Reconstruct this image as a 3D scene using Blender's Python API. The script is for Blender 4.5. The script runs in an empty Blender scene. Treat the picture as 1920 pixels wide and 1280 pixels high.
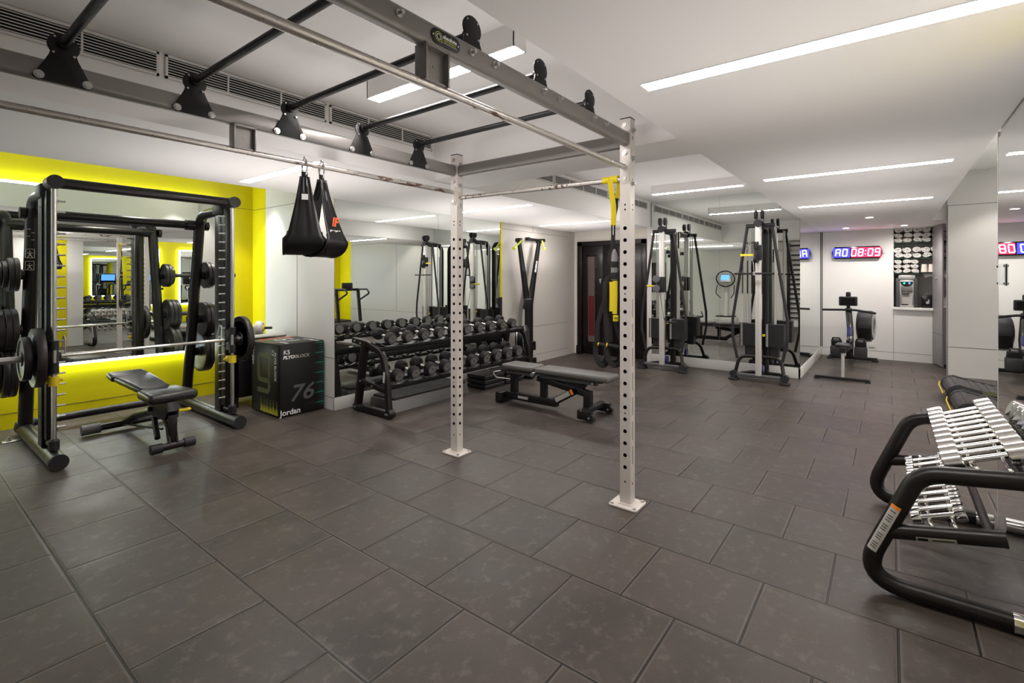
import bpy, bmesh, math, random
from mathutils import Vector, Matrix, Euler
random.seed(7)
SC = bpy.context.scene
COL = SC.collection
PI = math.pi
V = Vector

# ------------------------------------------------------------------ camera
CAM_Z = 1.4465
HEAD = math.radians(37.506)          # heading, measured from +X towards +Y
cam_d = bpy.data.cameras.new('camera')
cam_d.sensor_width = 36.0
cam_d.lens = 921.66 / 1920 * 36.0
cam_d.shift_y = -(640 - 519.73) / 1920
cam_d.clip_start = 0.02
cam = bpy.data.objects.new('camera', cam_d)
COL.objects.link(cam)
cam.location = (0, 0, CAM_Z)
cam.rotation_euler = (PI / 2, 0, HEAD - PI / 2)
SC.camera = cam

# ------------------------------------------------------------------ materials
def srgb(r, g, b):
    f = lambda c: (c / 255 / 12.92) if c / 255 <= 0.04045 else ((c / 255 + 0.055) / 1.055) ** 2.4
    return (f(r), f(g), f(b), 1.0)

MATS = {}
def mat(name, col, rough=0.5, metal=0.0, spec=0.5, var=0.06, scale=18.0, bump=0.0, bscale=200.0, emit=None, estr=0.0, coat=0.0):
    m = bpy.data.materials.new(name); m.use_nodes = True
    nt = m.node_tree; N = nt.nodes; L = nt.links
    p = N['Principled BSDF']
    p.inputs['Base Color'].default_value = (col[0], col[1], col[2], 1)
    p.inputs['Metallic'].default_value = metal
    p.inputs['Roughness'].default_value = rough
    p.inputs['Specular IOR Level'].default_value = spec
    if coat: p.inputs['Coat Weight'].default_value = coat
    tc = N.new('ShaderNodeTexCoord')
    if var:
        nz = N.new('ShaderNodeTexNoise'); nz.inputs['Scale'].default_value = scale; nz.inputs['Detail'].default_value = 4
        L.new(tc.outputs['Object'], nz.inputs['Vector'])
        mr = N.new('ShaderNodeMapRange')
        mr.inputs['To Min'].default_value = max(0.02, rough - var); mr.inputs['To Max'].default_value = min(1, rough + var)
        mr.inputs['From Min'].default_value = 0.3; mr.inputs['From Max'].default_value = 0.7
        L.new(nz.outputs['Fac'], mr.inputs['Value']); L.new(mr.outputs['Result'], p.inputs['Roughness'])
    if bump:
        nb = N.new('ShaderNodeTexNoise'); nb.inputs['Scale'].default_value = bscale; nb.inputs['Detail'].default_value = 3
        L.new(tc.outputs['Object'], nb.inputs['Vector'])
        b = N.new('ShaderNodeBump'); b.inputs['Strength'].default_value = bump; b.inputs['Distance'].default_value = 0.002
        L.new(nb.outputs['Fac'], b.inputs['Height']); L.new(b.outputs['Normal'], p.inputs['Normal'])
    if emit:
        p.inputs['Emission Color'].default_value = (emit[0], emit[1], emit[2], 1)
        p.inputs['Emission Strength'].default_value = estr
    MATS[name] = m
    return m

M = {}
M['ceiling'] = mat('ceiling_paint', (0.87, 0.855, 0.845), 0.75, var=0.03, scale=3)
M['white'] = mat('white_panel', (0.76, 0.745, 0.725), 0.45, var=0.05, scale=2)
M['gray'] = mat('grey_panel', (0.47, 0.44, 0.41), 0.42, var=0.05, scale=2)
M['piergray'] = mat('mid_grey_panel', (0.40, 0.385, 0.37), 0.4, var=0.05, scale=2)
M['palegray'] = mat('pale_grey_panel', (0.60, 0.585, 0.57), 0.4, var=0.05, scale=2)
M['cream'] = mat('cream_wall', (0.74, 0.70, 0.63), 0.6, var=0.04, scale=3)
M['yellow'] = mat('yellow_panel', (0.60, 0.515, 0.002), 0.36, spec=0.35, var=0.05, scale=2)
M['seam'] = mat('seam_dark', (0.03, 0.03, 0.03), 0.8)
M['black'] = mat('black_powder_coat', (0.007, 0.0065, 0.0065), 0.42, spec=0.35, bump=0.05, bscale=900)
M['bronze'] = mat('dark_bronze_coat', (0.013, 0.0105, 0.0095), 0.34, metal=0.25, spec=0.4, bump=0.04, bscale=900)
M['blackgloss'] = mat('black_gloss', (0.008, 0.007, 0.008), 0.14)
M['plastic'] = mat('dark_grey_plastic', (0.020, 0.0195, 0.021), 0.5, spec=0.35)
M['plastic2'] = mat('mid_grey_plastic', (0.07, 0.07, 0.074), 0.5)
M['rubber'] = mat('black_rubber', (0.010, 0.0095, 0.0095), 0.6, spec=0.35, bump=0.12, bscale=350)
M['rubberhead'] = mat('dumbbell_face_grey', (0.16, 0.15, 0.145), 0.45)
M['iron'] = mat('cast_iron_plate', (0.024, 0.021, 0.020), 0.42, metal=0.3, bump=0.1, bscale=250)
M['vinyl'] = mat('black_vinyl', (0.014, 0.013, 0.0145), 0.36, bump=0.06, bscale=500)
M['vinylgray'] = mat('grey_vinyl', (0.105, 0.098, 0.094), 0.45, bump=0.08, bscale=500)
M['fabric'] = mat('black_nylon', (0.006, 0.0055, 0.006), 0.36, bump=0.25, bscale=500)
M['strapgray'] = mat('grey_webbing', (0.30, 0.29, 0.29), 0.7, bump=0.3, bscale=600)
M['straplack'] = mat('black_webbing', (0.014, 0.013, 0.014), 0.75, bump=0.3, bscale=600)
M['trx'] = mat('yellow_webbing', (0.78, 0.62, 0.005), 0.6, bump=0.2, bscale=600)
M['yplastic'] = mat('yellow_plastic', (0.75, 0.55, 0.01), 0.4)
M['lime'] = mat('lime_plastic', (0.60, 0.66, 0.05), 0.4)
M['chrome'] = mat('chrome', (0.82, 0.81, 0.80), 0.10, metal=1.0, var=0.03)
M['steel'] = mat('brushed_steel', (0.55, 0.54, 0.525), 0.36, metal=1.0, var=0)
M['silver'] = mat('silver_paint', (0.42, 0.41, 0.40), 0.35, metal=0.4)
M['slat'] = mat('belt_slat_rubber', (0.030, 0.026, 0.027), 0.6, bump=0.15, bscale=250)
M['pulley'] = mat('grey_pulley_plastic', (0.11, 0.11, 0.118), 0.5)
M['doorgray'] = mat('cupboard_door_grey', (0.26, 0.245, 0.25), 0.4)
M['stepgrey'] = mat('step_grey_paint', (0.13, 0.125, 0.125), 0.4, metal=0.3)
M['alu'] = mat('pale_aluminium', (0.66, 0.65, 0.62), 0.4, metal=0.25)
M['rig'] = mat('rig_silver_paint', (0.62, 0.575, 0.54), 0.38, metal=0.1, bump=0.03, bscale=500)
M['rigshade'] = mat('rig_silver_shaded', (0.22, 0.205, 0.195), 0.34, metal=0.3, bump=0.03, bscale=500)  # same silver paint as the posts, with the rails' shade put into the colour
M['rigplate'] = mat('pale_plate_paint', (0.72, 0.66, 0.62), 0.45)
M['hole'] = mat('hole_dark', (0.006, 0.006, 0.006), 0.9)
M['towel'] = mat('white_towel', (0.80, 0.78, 0.75), 0.95, bump=0.6, bscale=260)
M['paper'] = mat('paper_cup', (0.82, 0.76, 0.66), 0.8)
M['glassedge'] = bpy.data.materials.new('green_glass_shelf'); M['glassedge'].use_nodes = True
_n = M['glassedge'].node_tree; _p = _n.nodes['Principled BSDF']; _p.inputs['Base Color'].default_value = (.10, .17, .13, 1); _p.inputs['Roughness'].default_value = .1
_t = _n.nodes.new('ShaderNodeBsdfTransparent'); _t.inputs[0].default_value = (.80, .90, .85, 1); _m = _n.nodes.new('ShaderNodeMixShader'); _m.inputs[0].default_value = .35
_n.links.new(_t.outputs[0], _m.inputs[1]); _n.links.new(_p.outputs[0], _m.inputs[2]); _n.links.new(_m.outputs[0], _n.nodes['Material Output'].inputs[0])
M['sticker'] = mat('sticker_grey', (0.42, 0.40, 0.38), 0.5)
M['orange'] = mat('sticker_orange', (0.80, 0.22, 0.03), 0.5)
M['redorange'] = mat('logo_red_orange', (0.75, 0.10, 0.02), 0.5)
M['green'] = mat('print_green', (0.01, 0.14, 0.075), 0.5)
M['printwhite'] = mat('print_white', (0.75, 0.75, 0.75), 0.5)
M['printgray'] = mat('print_grey', (0.085, 0.085, 0.09), 0.5)
M['printolive'] = mat('print_olive', (0.10, 0.10, 0.05), 0.5)
M['printyellow'] = mat('print_yellow', (0.62, 0.58, 0.04), 0.5)
M['boxvinyl'] = mat('plyo_vinyl', (0.0055, 0.005, 0.0055), 0.42, spec=0.35, bump=0.2, bscale=120)
M['wood'] = mat('dark_stained_door', (0.008, 0.0045, 0.0045), 0.26, spec=0.35, var=0.04, scale=4)
M['doorglass'] = mat('door_glass', (0.10, 0.075, 0.07), 0.08)
M['redreflect'] = mat('red_glass_reflection', (0.09, 0.007, 0.006), 0.1)  # red reflection in the door pane, put into the colour
M['darkbrown'] = mat('dark_brown_board', (0.028, 0.022, 0.018), 0.5)
M['acrylic'] = mat('acrylic_sheet', (0.62, 0.68, 0.64), 0.1)
M['blue'] = mat('dark_blue', (0.02, 0.02, 0.12), 0.35)

def emis(name, col, s):
    m = bpy.data.materials.new(name); m.use_nodes = True
    nt = m.node_tree; nt.nodes.clear()
    o = nt.nodes.new('ShaderNodeOutputMaterial'); e = nt.nodes.new('ShaderNodeEmission')
    e.inputs['Color'].default_value = (*col, 1); e.inputs['Strength'].default_value = s
    nt.links.new(e.outputs[0], o.inputs[0]); return m
STRIP = 26.0
M['strip'] = emis('strip_diffuser', (1.0, 0.945, 0.91), STRIP)
M['strip_soft'] = emis('box_light_diffuser', (1.0, 0.945, 0.91), STRIP)
M['led'] = emis('cool_led_line', (0.74, 0.86, 1.0), 11.0)
M['down'] = emis('downlight_lamp', (1.0, 0.90, 0.80), 30.0)
M['led_red'] = emis('led_red', (1.0, 0.02, 0.06), 2.0)
M['led_redw'] = emis('led_red_digit', (1.0, 0.42, 0.45), 3.2)
M['led_blue'] = emis('led_blue', (0.03, 0.03, 1.0), 2.4)
M['led_bluew'] = emis('led_blue_digit', (0.48, 0.48, 1.0), 3.2)
M['screen'] = emis('blue_screen', (0.10, 0.28, 0.85), 1.3)
M['ledgreen'] = emis('green_indicator', (0.05, 0.7, 0.4), 1.0)
M['ledbluebtn'] = emis('blue_indicator', (0.1, 0.3, 0.9), 1.0)

def mirror_mat():
    m = bpy.data.materials.new('mirror_silvering'); m.use_nodes = True
    p = m.node_tree.nodes['Principled BSDF']
    p.inputs['Base Color'].default_value = (0.80, 0.83, 0.80, 1)
    p.inputs['Metallic'].default_value = 1.0; p.inputs['Roughness'].default_value = 0.0
    return m
M['mirror'] = mirror_mat()

def worn_bar():
    m = mat('worn_bar_steel', (0.52, 0.49, 0.46), 0.34, metal=0.75, var=0.1, scale=30)
    nt = m.node_tree; N = nt.nodes; L = nt.links; p = N['Principled BSDF']
    tc = N.new('ShaderNodeTexCoord')
    mp = N.new('ShaderNodeMapping'); mp.inputs['Scale'].default_value = (1.2, 3, 3)
    L.new(tc.outputs['Object'], mp.inputs['Vector'])
    n1 = N.new('ShaderNodeTexNoise'); n1.inputs['Scale'].default_value = 0.8; n1.inputs['Detail'].default_value = 2
    n2 = N.new('ShaderNodeTexNoise'); n2.inputs['Scale'].default_value = 12; n2.inputs['Detail'].default_value = 6
    L.new(mp.outputs[0], n1.inputs['Vector']); L.new(mp.outputs[0], n2.inputs['Vector'])
    mu = N.new('ShaderNodeMath'); mu.operation = 'MULTIPLY'
    L.new(n1.outputs['Fac'], mu.inputs[0]); L.new(n2.outputs['Fac'], mu.inputs[1])
    r = N.new('ShaderNodeValToRGB'); r.color_ramp.elements[0].position = 0.335; r.color_ramp.elements[1].position = 0.375
    L.new(mu.outputs[0], r.inputs['Fac'])
    mx = N.new('ShaderNodeMix'); mx.data_type = 'RGBA'
    mx.inputs['A'].default_value = (0.52, 0.49, 0.46, 1); mx.inputs['B'].default_value = (0.10, 0.055, 0.04, 1)
    L.new(r.outputs['Color'], mx.inputs['Factor']); L.new(mx.outputs['Result'], p.inputs['Base Color'])
    iv = N.new('ShaderNodeMath'); iv.operation = 'MULTIPLY_ADD'; iv.inputs[1].default_value = -0.75; iv.inputs[2].default_value = 0.75
    L.new(r.outputs['Color'], iv.inputs[0]); L.new(iv.outputs[0], p.inputs['Metallic'])
    return m
M['bar'] = worn_bar()

def floor_mat():
    m = bpy.data.materials.new('rubber_floor_tiles'); m.use_nodes = True
    nt = m.node_tree; N = nt.nodes; L = nt.links; p = N['Principled BSDF']
    g = N.new('ShaderNodeNewGeometry'); s = N.new('ShaderNodeSeparateXYZ'); L.new(g.outputs['Position'], s.inputs[0])
    ax = N.new('ShaderNodeMath'); ax.operation = 'ADD'; ax.inputs[1].default_value = -0.221 + 0.25 + 50
    L.new(s.outputs['Y'], ax.inputs[0])
    ay = N.new('ShaderNodeMath'); ay.operation = 'ADD'; ay.inputs[1].default_value = -0.575 + 50
    L.new(s.outputs['X'], ay.inputs[0])
    c = N.new('ShaderNodeCombineXYZ'); L.new(ax.outputs[0], c.inputs[0]); L.new(ay.outputs[0], c.inputs[1])
    def brick(mortar, smooth):
        b = N.new('ShaderNodeTexBrick'); b.offset = 0.5; b.offset_frequency = 2; b.squash = 1.0
        b.inputs['Scale'].default_value = 1.0; b.inputs['Brick Width'].default_value = 0.5; b.inputs['Row Height'].default_value = 0.5
        b.inputs['Mortar Size'].default_value = mortar; b.inputs['Mortar Smooth'].default_value = smooth
        b.inputs['Bias'].default_value = 0.0
        b.inputs['Color1'].default_value = (0, 0, 0, 1); b.inputs['Color2'].default_value = (1, 1, 1, 1)
        L.new(c.outputs[0], b.inputs['Vector']); return b
    b1 = brick(0.0052, 0.2); b2 = brick(0.017, 1.0)
    n1 = N.new('ShaderNodeTexNoise'); n1.inputs['Scale'].default_value = 2.3; n1.inputs['Detail'].default_value = 7; n1.inputs['Roughness'].default_value = 0.62
    n2 = N.new('ShaderNodeTexNoise'); n2.inputs['Scale'].default_value = 130; n2.inputs['Detail'].default_value = 4
    n3 = N.new('ShaderNodeTexNoise'); n3.inputs['Scale'].default_value = 14; n3.inputs['Detail'].default_value = 8; n3.inputs['Roughness'].default_value = 0.7
    for n in (n1, n2, n3): L.new(g.outputs['Position'], n.inputs['Vector'])
    def mix(a, b, f, blend='MIX', fac=None):
        x = N.new('ShaderNodeMix'); x.data_type = 'RGBA'; x.blend_type = blend
        for k, v in (('A', a), ('B', b)):
            if isinstance(v, tuple): x.inputs[k].default_value = v
            else: L.new(v, x.inputs[k])
        if fac is not None: x.inputs['Factor'].default_value = fac
        else: L.new(f, x.inputs['Factor'])
        return x.outputs['Result']
    def ramp(src, p0, p1, c0=(0, 0, 0, 1), c1=(1, 1, 1, 1)):
        r = N.new('ShaderNodeValToRGB'); r.color_ramp.elements[0].position = p0; r.color_ramp.elements[1].position = p1
        r.color_ramp.elements[0].color = c0; r.color_ramp.elements[1].color = c1
        L.new(src, r.inputs['Fac']); return r.outputs['Color']
    base = mix((0.036, 0.0280, 0.0235, 1), (0.066, 0.0512, 0.0425, 1), b1.outputs['Color'])
    cloud = mix(base, (0.094, 0.0735, 0.0615, 1), ramp(n1.outputs['Fac'], 0.42, 0.75))
    scuff = mix(cloud, (0.15, 0.126, 0.110, 1), ramp(n3.outputs['Fac'], 0.53, 0.76))
    speck = mix(scuff, (0.045, 0.040, 0.038, 1), ramp(n2.outputs['Fac'], 0.30, 0.62, (0.55, 0.55, 0.55, 1), (0, 0, 0, 1)))
    edge = mix(speck, (0.17, 0.143, 0.125, 1), ramp(b2.outputs['Fac'], 0.1, 1.0, (0, 0, 0, 1), (0.6, 0.6, 0.6, 1)))
    joint = mix(edge, (0.006, 0.005, 0.005, 1), b1.outputs['Fac'])
    L.new(joint, p.inputs['Base Color'])
    rr = N.new('ShaderNodeMapRange'); rr.inputs['To Min'].default_value = 0.34; rr.inputs['To Max'].default_value = 0.56
    rr.inputs['From Min'].default_value = 0.3; rr.inputs['From Max'].default_value = 0.7
    L.new(n1.outputs['Fac'], rr.inputs['Value']); L.new(rr.outputs['Result'], p.inputs['Roughness'])
    p.inputs['Specular IOR Level'].default_value = 0.36
    h = N.new('ShaderNodeMath'); h.operation = 'MULTIPLY_ADD'; h.inputs[1].default_value = -3.0
    L.new(b1.outputs['Fac'], h.inputs[0])
    h2 = N.new('ShaderNodeMath'); h2.operation = 'MULTIPLY_ADD'; h2.inputs[1].default_value = -0.9
    L.new(b2.outputs['Fac'], h2.inputs[0])
    nm = N.new('ShaderNodeMath'); nm.operation = 'MULTIPLY'; nm.inputs[1].default_value = 0.25; L.new(n2.outputs['Fac'], nm.inputs[0])
    L.new(nm.outputs[0], h2.inputs[2]); L.new(h2.outputs[0], h.inputs[2])
    bp = N.new('ShaderNodeBump'); bp.inputs['Strength'].default_value = 0.8; bp.inputs['Distance'].default_value = 0.003
    L.new(h.outputs[0], bp.inputs['Height']); L.new(bp.outputs['Normal'], p.inputs['Normal'])
    return m
M['floor'] = floor_mat()

# ------------------------------------------------------------------ mesh helpers
def fillet(pts, rad, seg=6):
    pts = [V(p) for p in pts]; out = [pts[0]]
    for i in range(1, len(pts) - 1):
        a, b, c = pts[i - 1], pts[i], pts[i + 1]
        d1 = (a - b); d2 = (c - b); l1, l2 = d1.length, d2.length
        d1.normalize(); d2.normalize()
        ang = d1.angle(d2)
        if ang > PI - 0.02: out.append(b); continue
        r = rad[i - 1] if isinstance(rad, (list, tuple)) else rad
        t = min(r / math.tan(ang / 2), l1 * 0.49, l2 * 0.49)
        p1 = b + d1 * t; p2 = b + d2 * t
        for k in range(seg + 1):
            u = k / seg
            out.append(p1 * (1 - u) ** 2 + b * 2 * u * (1 - u) + p2 * u * u)
    out.append(pts[-1]); return out

def circ(r, n=12, ry=None):
    ry = r if ry is None else ry
    return [(r * math.cos(2 * PI * k / n), ry * math.sin(2 * PI * k / n)) for k in range(n)]
def rrect(w, h, r=0.0, seg=3):
    if r <= 0: return [(-w / 2, -h / 2), (w / 2, -h / 2), (w / 2, h / 2), (-w / 2, h / 2)]
    out = []
    for cx, cy, a0 in ((w / 2 - r, -h / 2 + r, -PI / 2), (w / 2 - r, h / 2 - r, 0), (-w / 2 + r, h / 2 - r, PI / 2), (-w / 2 + r, -h / 2 + r, PI)):
        for k in range(seg + 1):
            a = a0 + PI / 2 * k / seg
            out.append((cx + r * math.cos(a), cy + r * math.sin(a)))
    return out

class MB:
    def __init__(s): s.v = []; s.f = []; s.m = []; s.mi = 0
    def add(s, verts, faces, mi=None):
        o = len(s.v); s.v += [V(p) for p in verts]
        for f in faces: s.f.append([o + i for i in f]); s.m.append(s.mi if mi is None else mi)
        return s
    def bmadd(s, bm, Mx=None):
        bm.verts.index_update(); o = len(s.v)
        for v in bm.verts: s.v.append(Mx @ v.co if Mx is not None else v.co.copy())
        for f in bm.faces: s.f.append([o + v.index for v in f.verts]); s.m.append(s.mi)
        bm.free(); return s
    def box(s, c, d, bev=0.0, rot=None, seg=2):
        bm = bmesh.new(); bmesh.ops.create_cube(bm, size=1)
        for v in bm.verts: v.co = V((v.co.x * d[0], v.co.y * d[1], v.co.z * d[2]))
        if bev > 0:
            bmesh.ops.bevel(bm, geom=list(bm.edges), offset=min(bev, min(d) * 0.49), segments=seg, profile=0.5, affect='EDGES')
        Mx = Matrix.Translation(V(c))
        if rot is not None: Mx = Mx @ (Euler(rot).to_matrix().to_4x4() if not isinstance(rot, Matrix) else rot.to_4x4())
        return s.bmadd(bm, Mx)
    def b2(s, a, b, bev=0.0, seg=2):
        a, b = V(a), V(b)
        return s.box((a + b) / 2, [abs(x) for x in (b - a)], bev, seg=seg)
    def sweep(s, pts, prof, up=None, caps=True, closed=False, sc=None):
        pts = [V(p) for p in pts]; n = len(pts); k = len(prof); rings = []
        prev = None
        for i, p in enumerate(pts):
            if closed: t = pts[(i + 1) % n] - pts[(i - 1) % n]
            elif i == 0: t = pts[1] - pts[0]
            elif i == n - 1: t = pts[-1] - pts[-2]
            else: t = (pts[i + 1] - p).normalized() + (p - pts[i - 1]).normalized()
            if t.length < 1e-9: t = pts[min(i + 1, n - 1)] - pts[max(i - 1, 0)]
            t.normalize()
            if up is not None:
                u = V(up); u = u - t * u.dot(t)
                if u.length < 1e-5: u = prev.copy()
                u.normalize()
            else:
                if prev is None:
                    u = V((0, 0, 1)) if abs(t.z) < 0.9 else V((1, 0, 0))
                else: u = prev
                u = u - t * u.dot(t); u.normalize()
            prev = u; w = u.cross(t)
            q = sc[i] if sc else 1.0
            qx, qy = q if isinstance(q, tuple) else (q, q)
            rings.append([p + w * (x * qx) + u * (y * qy) for x, y in prof])
        vs = [x for r in rings for x in r]; fs = []
        m = n if closed else n - 1
        for i in range(m):
            for j in range(k):
                a = i * k + j; b = i * k + (j + 1) % k; i2 = (i + 1) % n
                fs.append([a, b, i2 * k + (j + 1) % k, i2 * k + j])
        if caps and not closed:
            fs.append(list(range(k))[::-1]); fs.append([(n - 1) * k + j for j in range(k)])
        return s.add(vs, fs)
    def tube(s, pts, r, n=12, caps=True, closed=False, sc=None): return s.sweep(pts, circ(r, n), None, caps, closed, sc)
    def bar(s, pts, w, h, r=0.0, up=(0, 0, 1), caps=True, closed=False): return s.sweep(pts, rrect(w, h, r), up, caps, closed)
    def cyl(s, a, b, r, n=20, r2=None): return s.sweep([a, b], circ(r, n), None, True, False, None if r2 is None else [1.0, r2 / r])
    def lathe(s, prof, origin, axis, n=28):
        ax = V(axis).normalized(); u = V((0, 0, 1)) if abs(ax.z) < 0.9 else V((1, 0, 0))
        u = (u - ax * u.dot(ax)).normalized(); w = ax.cross(u); o = V(origin)
        vs = []; fs = []; k = len(prof)
        for i in range(n):
            a = 2 * PI * i / n; d = u * math.cos(a) + w * math.sin(a)
            for r, h in prof: vs.append(o + ax * h + d * r)
        for i in range(n):
            j = (i + 1) % n
            for q in range(k - 1): fs.append([i * k + q, j * k + q, j * k + q + 1, i * k + q + 1])
        if prof[0][0] > 1e-6: fs.append([i * k for i in range(n)][::-1])
        if prof[-1][0] > 1e-6: fs.append([i * k + k - 1 for i in range(n)])
        return s.add(vs, fs)
    def prism(s, poly, o, u, v, d, bev=0.0):
        """poly 2-D extruded: o + u*x + v*y, depth vector d (centred)"""
        o, u, v, d = V(o), V(u), V(v), V(d)
        bm = bmesh.new()
        a = [bm.verts.new(o + u * x + v * y - d / 2) for x, y in poly]
        b = [bm.verts.new(o + u * x + v * y + d / 2) for x, y in poly]
        n = len(poly)
        fa = bm.faces.new(a); fb = bm.faces.new(b[::-1])
        for i in range(n): bm.faces.new([a[(i + 1) % n], a[i], b[i], b[(i + 1) % n]])
        bmesh.ops.recalc_face_normals(bm, faces=list(bm.faces))
        if bev > 0:
            ed = [e for e in bm.edges if len([f for f in e.link_faces if f in (fa, fb)]) == 1]
            bmesh.ops.bevel(bm, geom=ed, offset=bev, segments=2, profile=0.5, affect='EDGES')
        return s.bmadd(bm)
    def ball(s, c, r, sx=1, sy=1, sz=1, n=16):
        bm = bmesh.new(); bmesh.ops.create_uvsphere(bm, u_segments=n, v_segments=max(6, n // 2), radius=r)
        Mx = Matrix.Translation(V(c)) @ Matrix.Diagonal((sx, sy, sz, 1))
        return s.bmadd(bm, Mx)
    def mesh(s, name, mats, inv=None, smooth=35):
        me = bpy.data.meshes.new(name)
        vs = [(inv @ p) if inv is not None else p for p in s.v]
        me.from_pydata([tuple(p) for p in vs], [], s.f)
        for m in (mats if isinstance(mats, (list, tuple)) else [mats]): me.materials.append(m)
        me.polygons.foreach_set('material_index', s.m)
        bm = bmesh.new(); bm.from_mesh(me); bmesh.ops.recalc_face_normals(bm, faces=list(bm.faces)); bm.to_mesh(me); bm.free()
        if smooth:
            me.polygons.foreach_set('use_smooth', [True] * len(me.polygons))
            me.set_sharp_from_angle(angle=math.radians(smooth))
        me.update(); return me
    def done(s, name, mats, parent=None, smooth=35, world=True):
        inv = None
        if parent is not None and world: inv = WM[parent.name].inverted()
        ob = bpy.data.objects.new(name, s.mesh(name, mats, inv, smooth)); COL.objects.link(ob)
        if parent is not None: ob.parent = parent; WM[ob.name] = WM[parent.name]
        else: WM[ob.name] = Matrix.Identity(4)
        return ob

WM = {}
def thing(name, label, cat, loc=(0, 0, 0), rotz=0.0, group=None):
    o = bpy.data.objects.new(name, None); COL.objects.link(o)
    o.empty_display_size = 0.1
    o.location = loc; o.rotation_euler = (0, 0, rotz)
    WM[o.name] = Matrix.Translation(V(loc)) @ Matrix.Rotation(rotz, 4, 'Z')
    o['label'] = label; o['category'] = cat
    if group: o['group'] = group
    return o
def tag(o, label, cat, group=None, kind=None):
    o['label'] = label; o['category'] = cat
    if group: o['group'] = group
    if kind: o['kind'] = kind
    return o
def struct(o, label=None):
    o['kind'] = 'structure'
    if label: o['label'] = label; o['category'] = 'setting'
    return o
def dup(root, loc, rot=None, label=None, group=None, scale=None):
    r = root.copy(); COL.objects.link(r); r.location = loc
    if rot is not None: r.rotation_euler = rot
    if scale is not None: r.scale = scale
    if label: r['label'] = label
    if group: r['group'] = group
    for ch in [c for c in root.children]:
        c = ch.copy(); COL.objects.link(c); c.parent = r
        for g in [x for x in ch.children]:
            d = g.copy(); COL.objects.link(d); d.parent = c
    return r
def local_thing(*a, **k):
    """a thing at the origin, its parts built in local coordinates"""
    return thing(*a, **k)

def text(name, body, size, o, u, v, m, parent, extrude=0.0006, shear=0.0, align='CENTER', bold=0.0, sx=1.0):
    cu = bpy.data.curves.new('lettering', 'FONT'); cu.body = body; cu.size = size; cu.align_x = align; cu.align_y = 'CENTER'
    cu.extrude = extrude; cu.shear = shear; cu.offset = bold; cu.resolution_u = 3
    t = bpy.data.objects.new('lettering', cu); COL.objects.link(t)
    dg = bpy.context.evaluated_depsgraph_get(); dg.update()
    me = bpy.data.meshes.new_from_object(t.evaluated_get(dg))
    bpy.data.objects.remove(t); bpy.data.curves.remove(cu)
    o, u, v = V(o), V(u).normalized(), V(v).normalized(); w = u.cross(v)
    inv = WM[parent.name].inverted() if parent is not None else Matrix.Identity(4)
    for vt in me.vertices:
        c = vt.co.copy(); vt.co = inv @ (o + u * c.x * sx + v * c.y + w * c.z)
    me.materials.clear(); me.materials.append(m); me.update()
    ob = bpy.data.objects.new(name, me); COL.objects.link(ob)
    if parent is not None: ob.parent = parent; WM[ob.name] = WM[parent.name]
    return ob
ORD = ['first', 'second', 'third', 'fourth', 'fifth', 'sixth', 'seventh', 'eighth', 'ninth', 'tenth', 'eleventh', 'twelfth']
# ================================================================== the setting
ZS = 2.30      # soffit
ZR = 2.29      # right-hand ceiling
YM = 4.775     # dumbbell mirror plane
YB = 6.65      # yellow bay wall
XP = 3.057     # side face of the bay
XM = 8.06      # cable machine mirror
XE = 10.85     # end wall
YR = -0.5      # right-hand mirror

def wall(name, a, b, m, bev=0.0):
    return struct(MB().b2(a, b, bev).done(name, M[m]))
def seams(parent, segs, w=0.004):
    """segs: list of (a, b, normal axis) thin dark joints"""
    g = MB()
    for a, b in segs:
        a, b = V(a), V(b); d = b - a; c = (a + b) / 2
        g.box(c, [max(abs(x), w) for x in d])
    return g.done('panel_joint', M['seam'], parent)

struct(MB().add([(-0.45, -6, 0), (11.6, -6, 0), (11.6, 6.9, 0), (-0.45, 6.9, 0)], [[0, 1, 2, 3]]).done('floor', M['floor']))

# bay wall (yellow) and the side face that turns from yellow to pale grey
wb = wall('wall_bay', (-0.45, YB, 0), (XP + 0.02, YB + 0.1, 2.95), 'yellow')
seams(wb, [((-0.35, YB, 2.335), (XP, YB, 2.335)), ((-0.35, YB, 0.15), (XP, YB, 0.15))])
ws = MB(); ws.mi = 0; ws.b2((XP, YM + 0.01, 0), (5.95, 6.30, 2.95)); ws.mi = 1; ws.b2((XP, 6.30, 0), (5.95, YB + 0.1, 2.95))
wsd = struct(ws.done('wall_pier', [M['palegray'], M['yellow']]))
seams(wsd, [((XP, YM, 2.325), (XP, YB, 2.325)), ((XP, 5.542, 0.15), (XP, 5.542, 2.325)), ((XP, YM, 0.567), (XP, 6.3, 0.567)), ((XP, YM, 0.138), (XP, 6.3, 0.138))])
# plinth under the dumbbell mirror
struct(MB().b2((XP, YM - 0.004, 0), (5.95, YM + 0.02, 0.138), 0.002).done('baseboard_left', M['palegray']))
# grey wall
wg = wall('wall_left', (5.95, YM, 0), (7.94, YM + 0.2, 2.95), 'gray')
seams(wg, [((5.95, YM, 2.20), (7.94, YM, 2.20)), ((5.95, YM, 0.614), (7.94, YM, 0.614)), ((5.95, YM, 0.13), (7.94, YM, 0.13)), ((6.80, YM, 2.20), (6.80, YM, 2.30))])
wall('corner_shade', (7.94, YM + 0.012, 0), (8.2, YM + 0.3, 2.95), 'gray')  # grey box standing in for the shading of the recess corner
struct(MB().b2((5.93, YM - 0.012, 1.14), (5.955, YM, 2.30)).done('yellow_reflection', M['yellow']))  # reflection of a yellow wall edge, built as a coloured strip
struct(MB().b2((5.93, YM - 0.012, 0.0), (5.955, YM, 1.14)).done('trim_3', M['black']))

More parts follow.
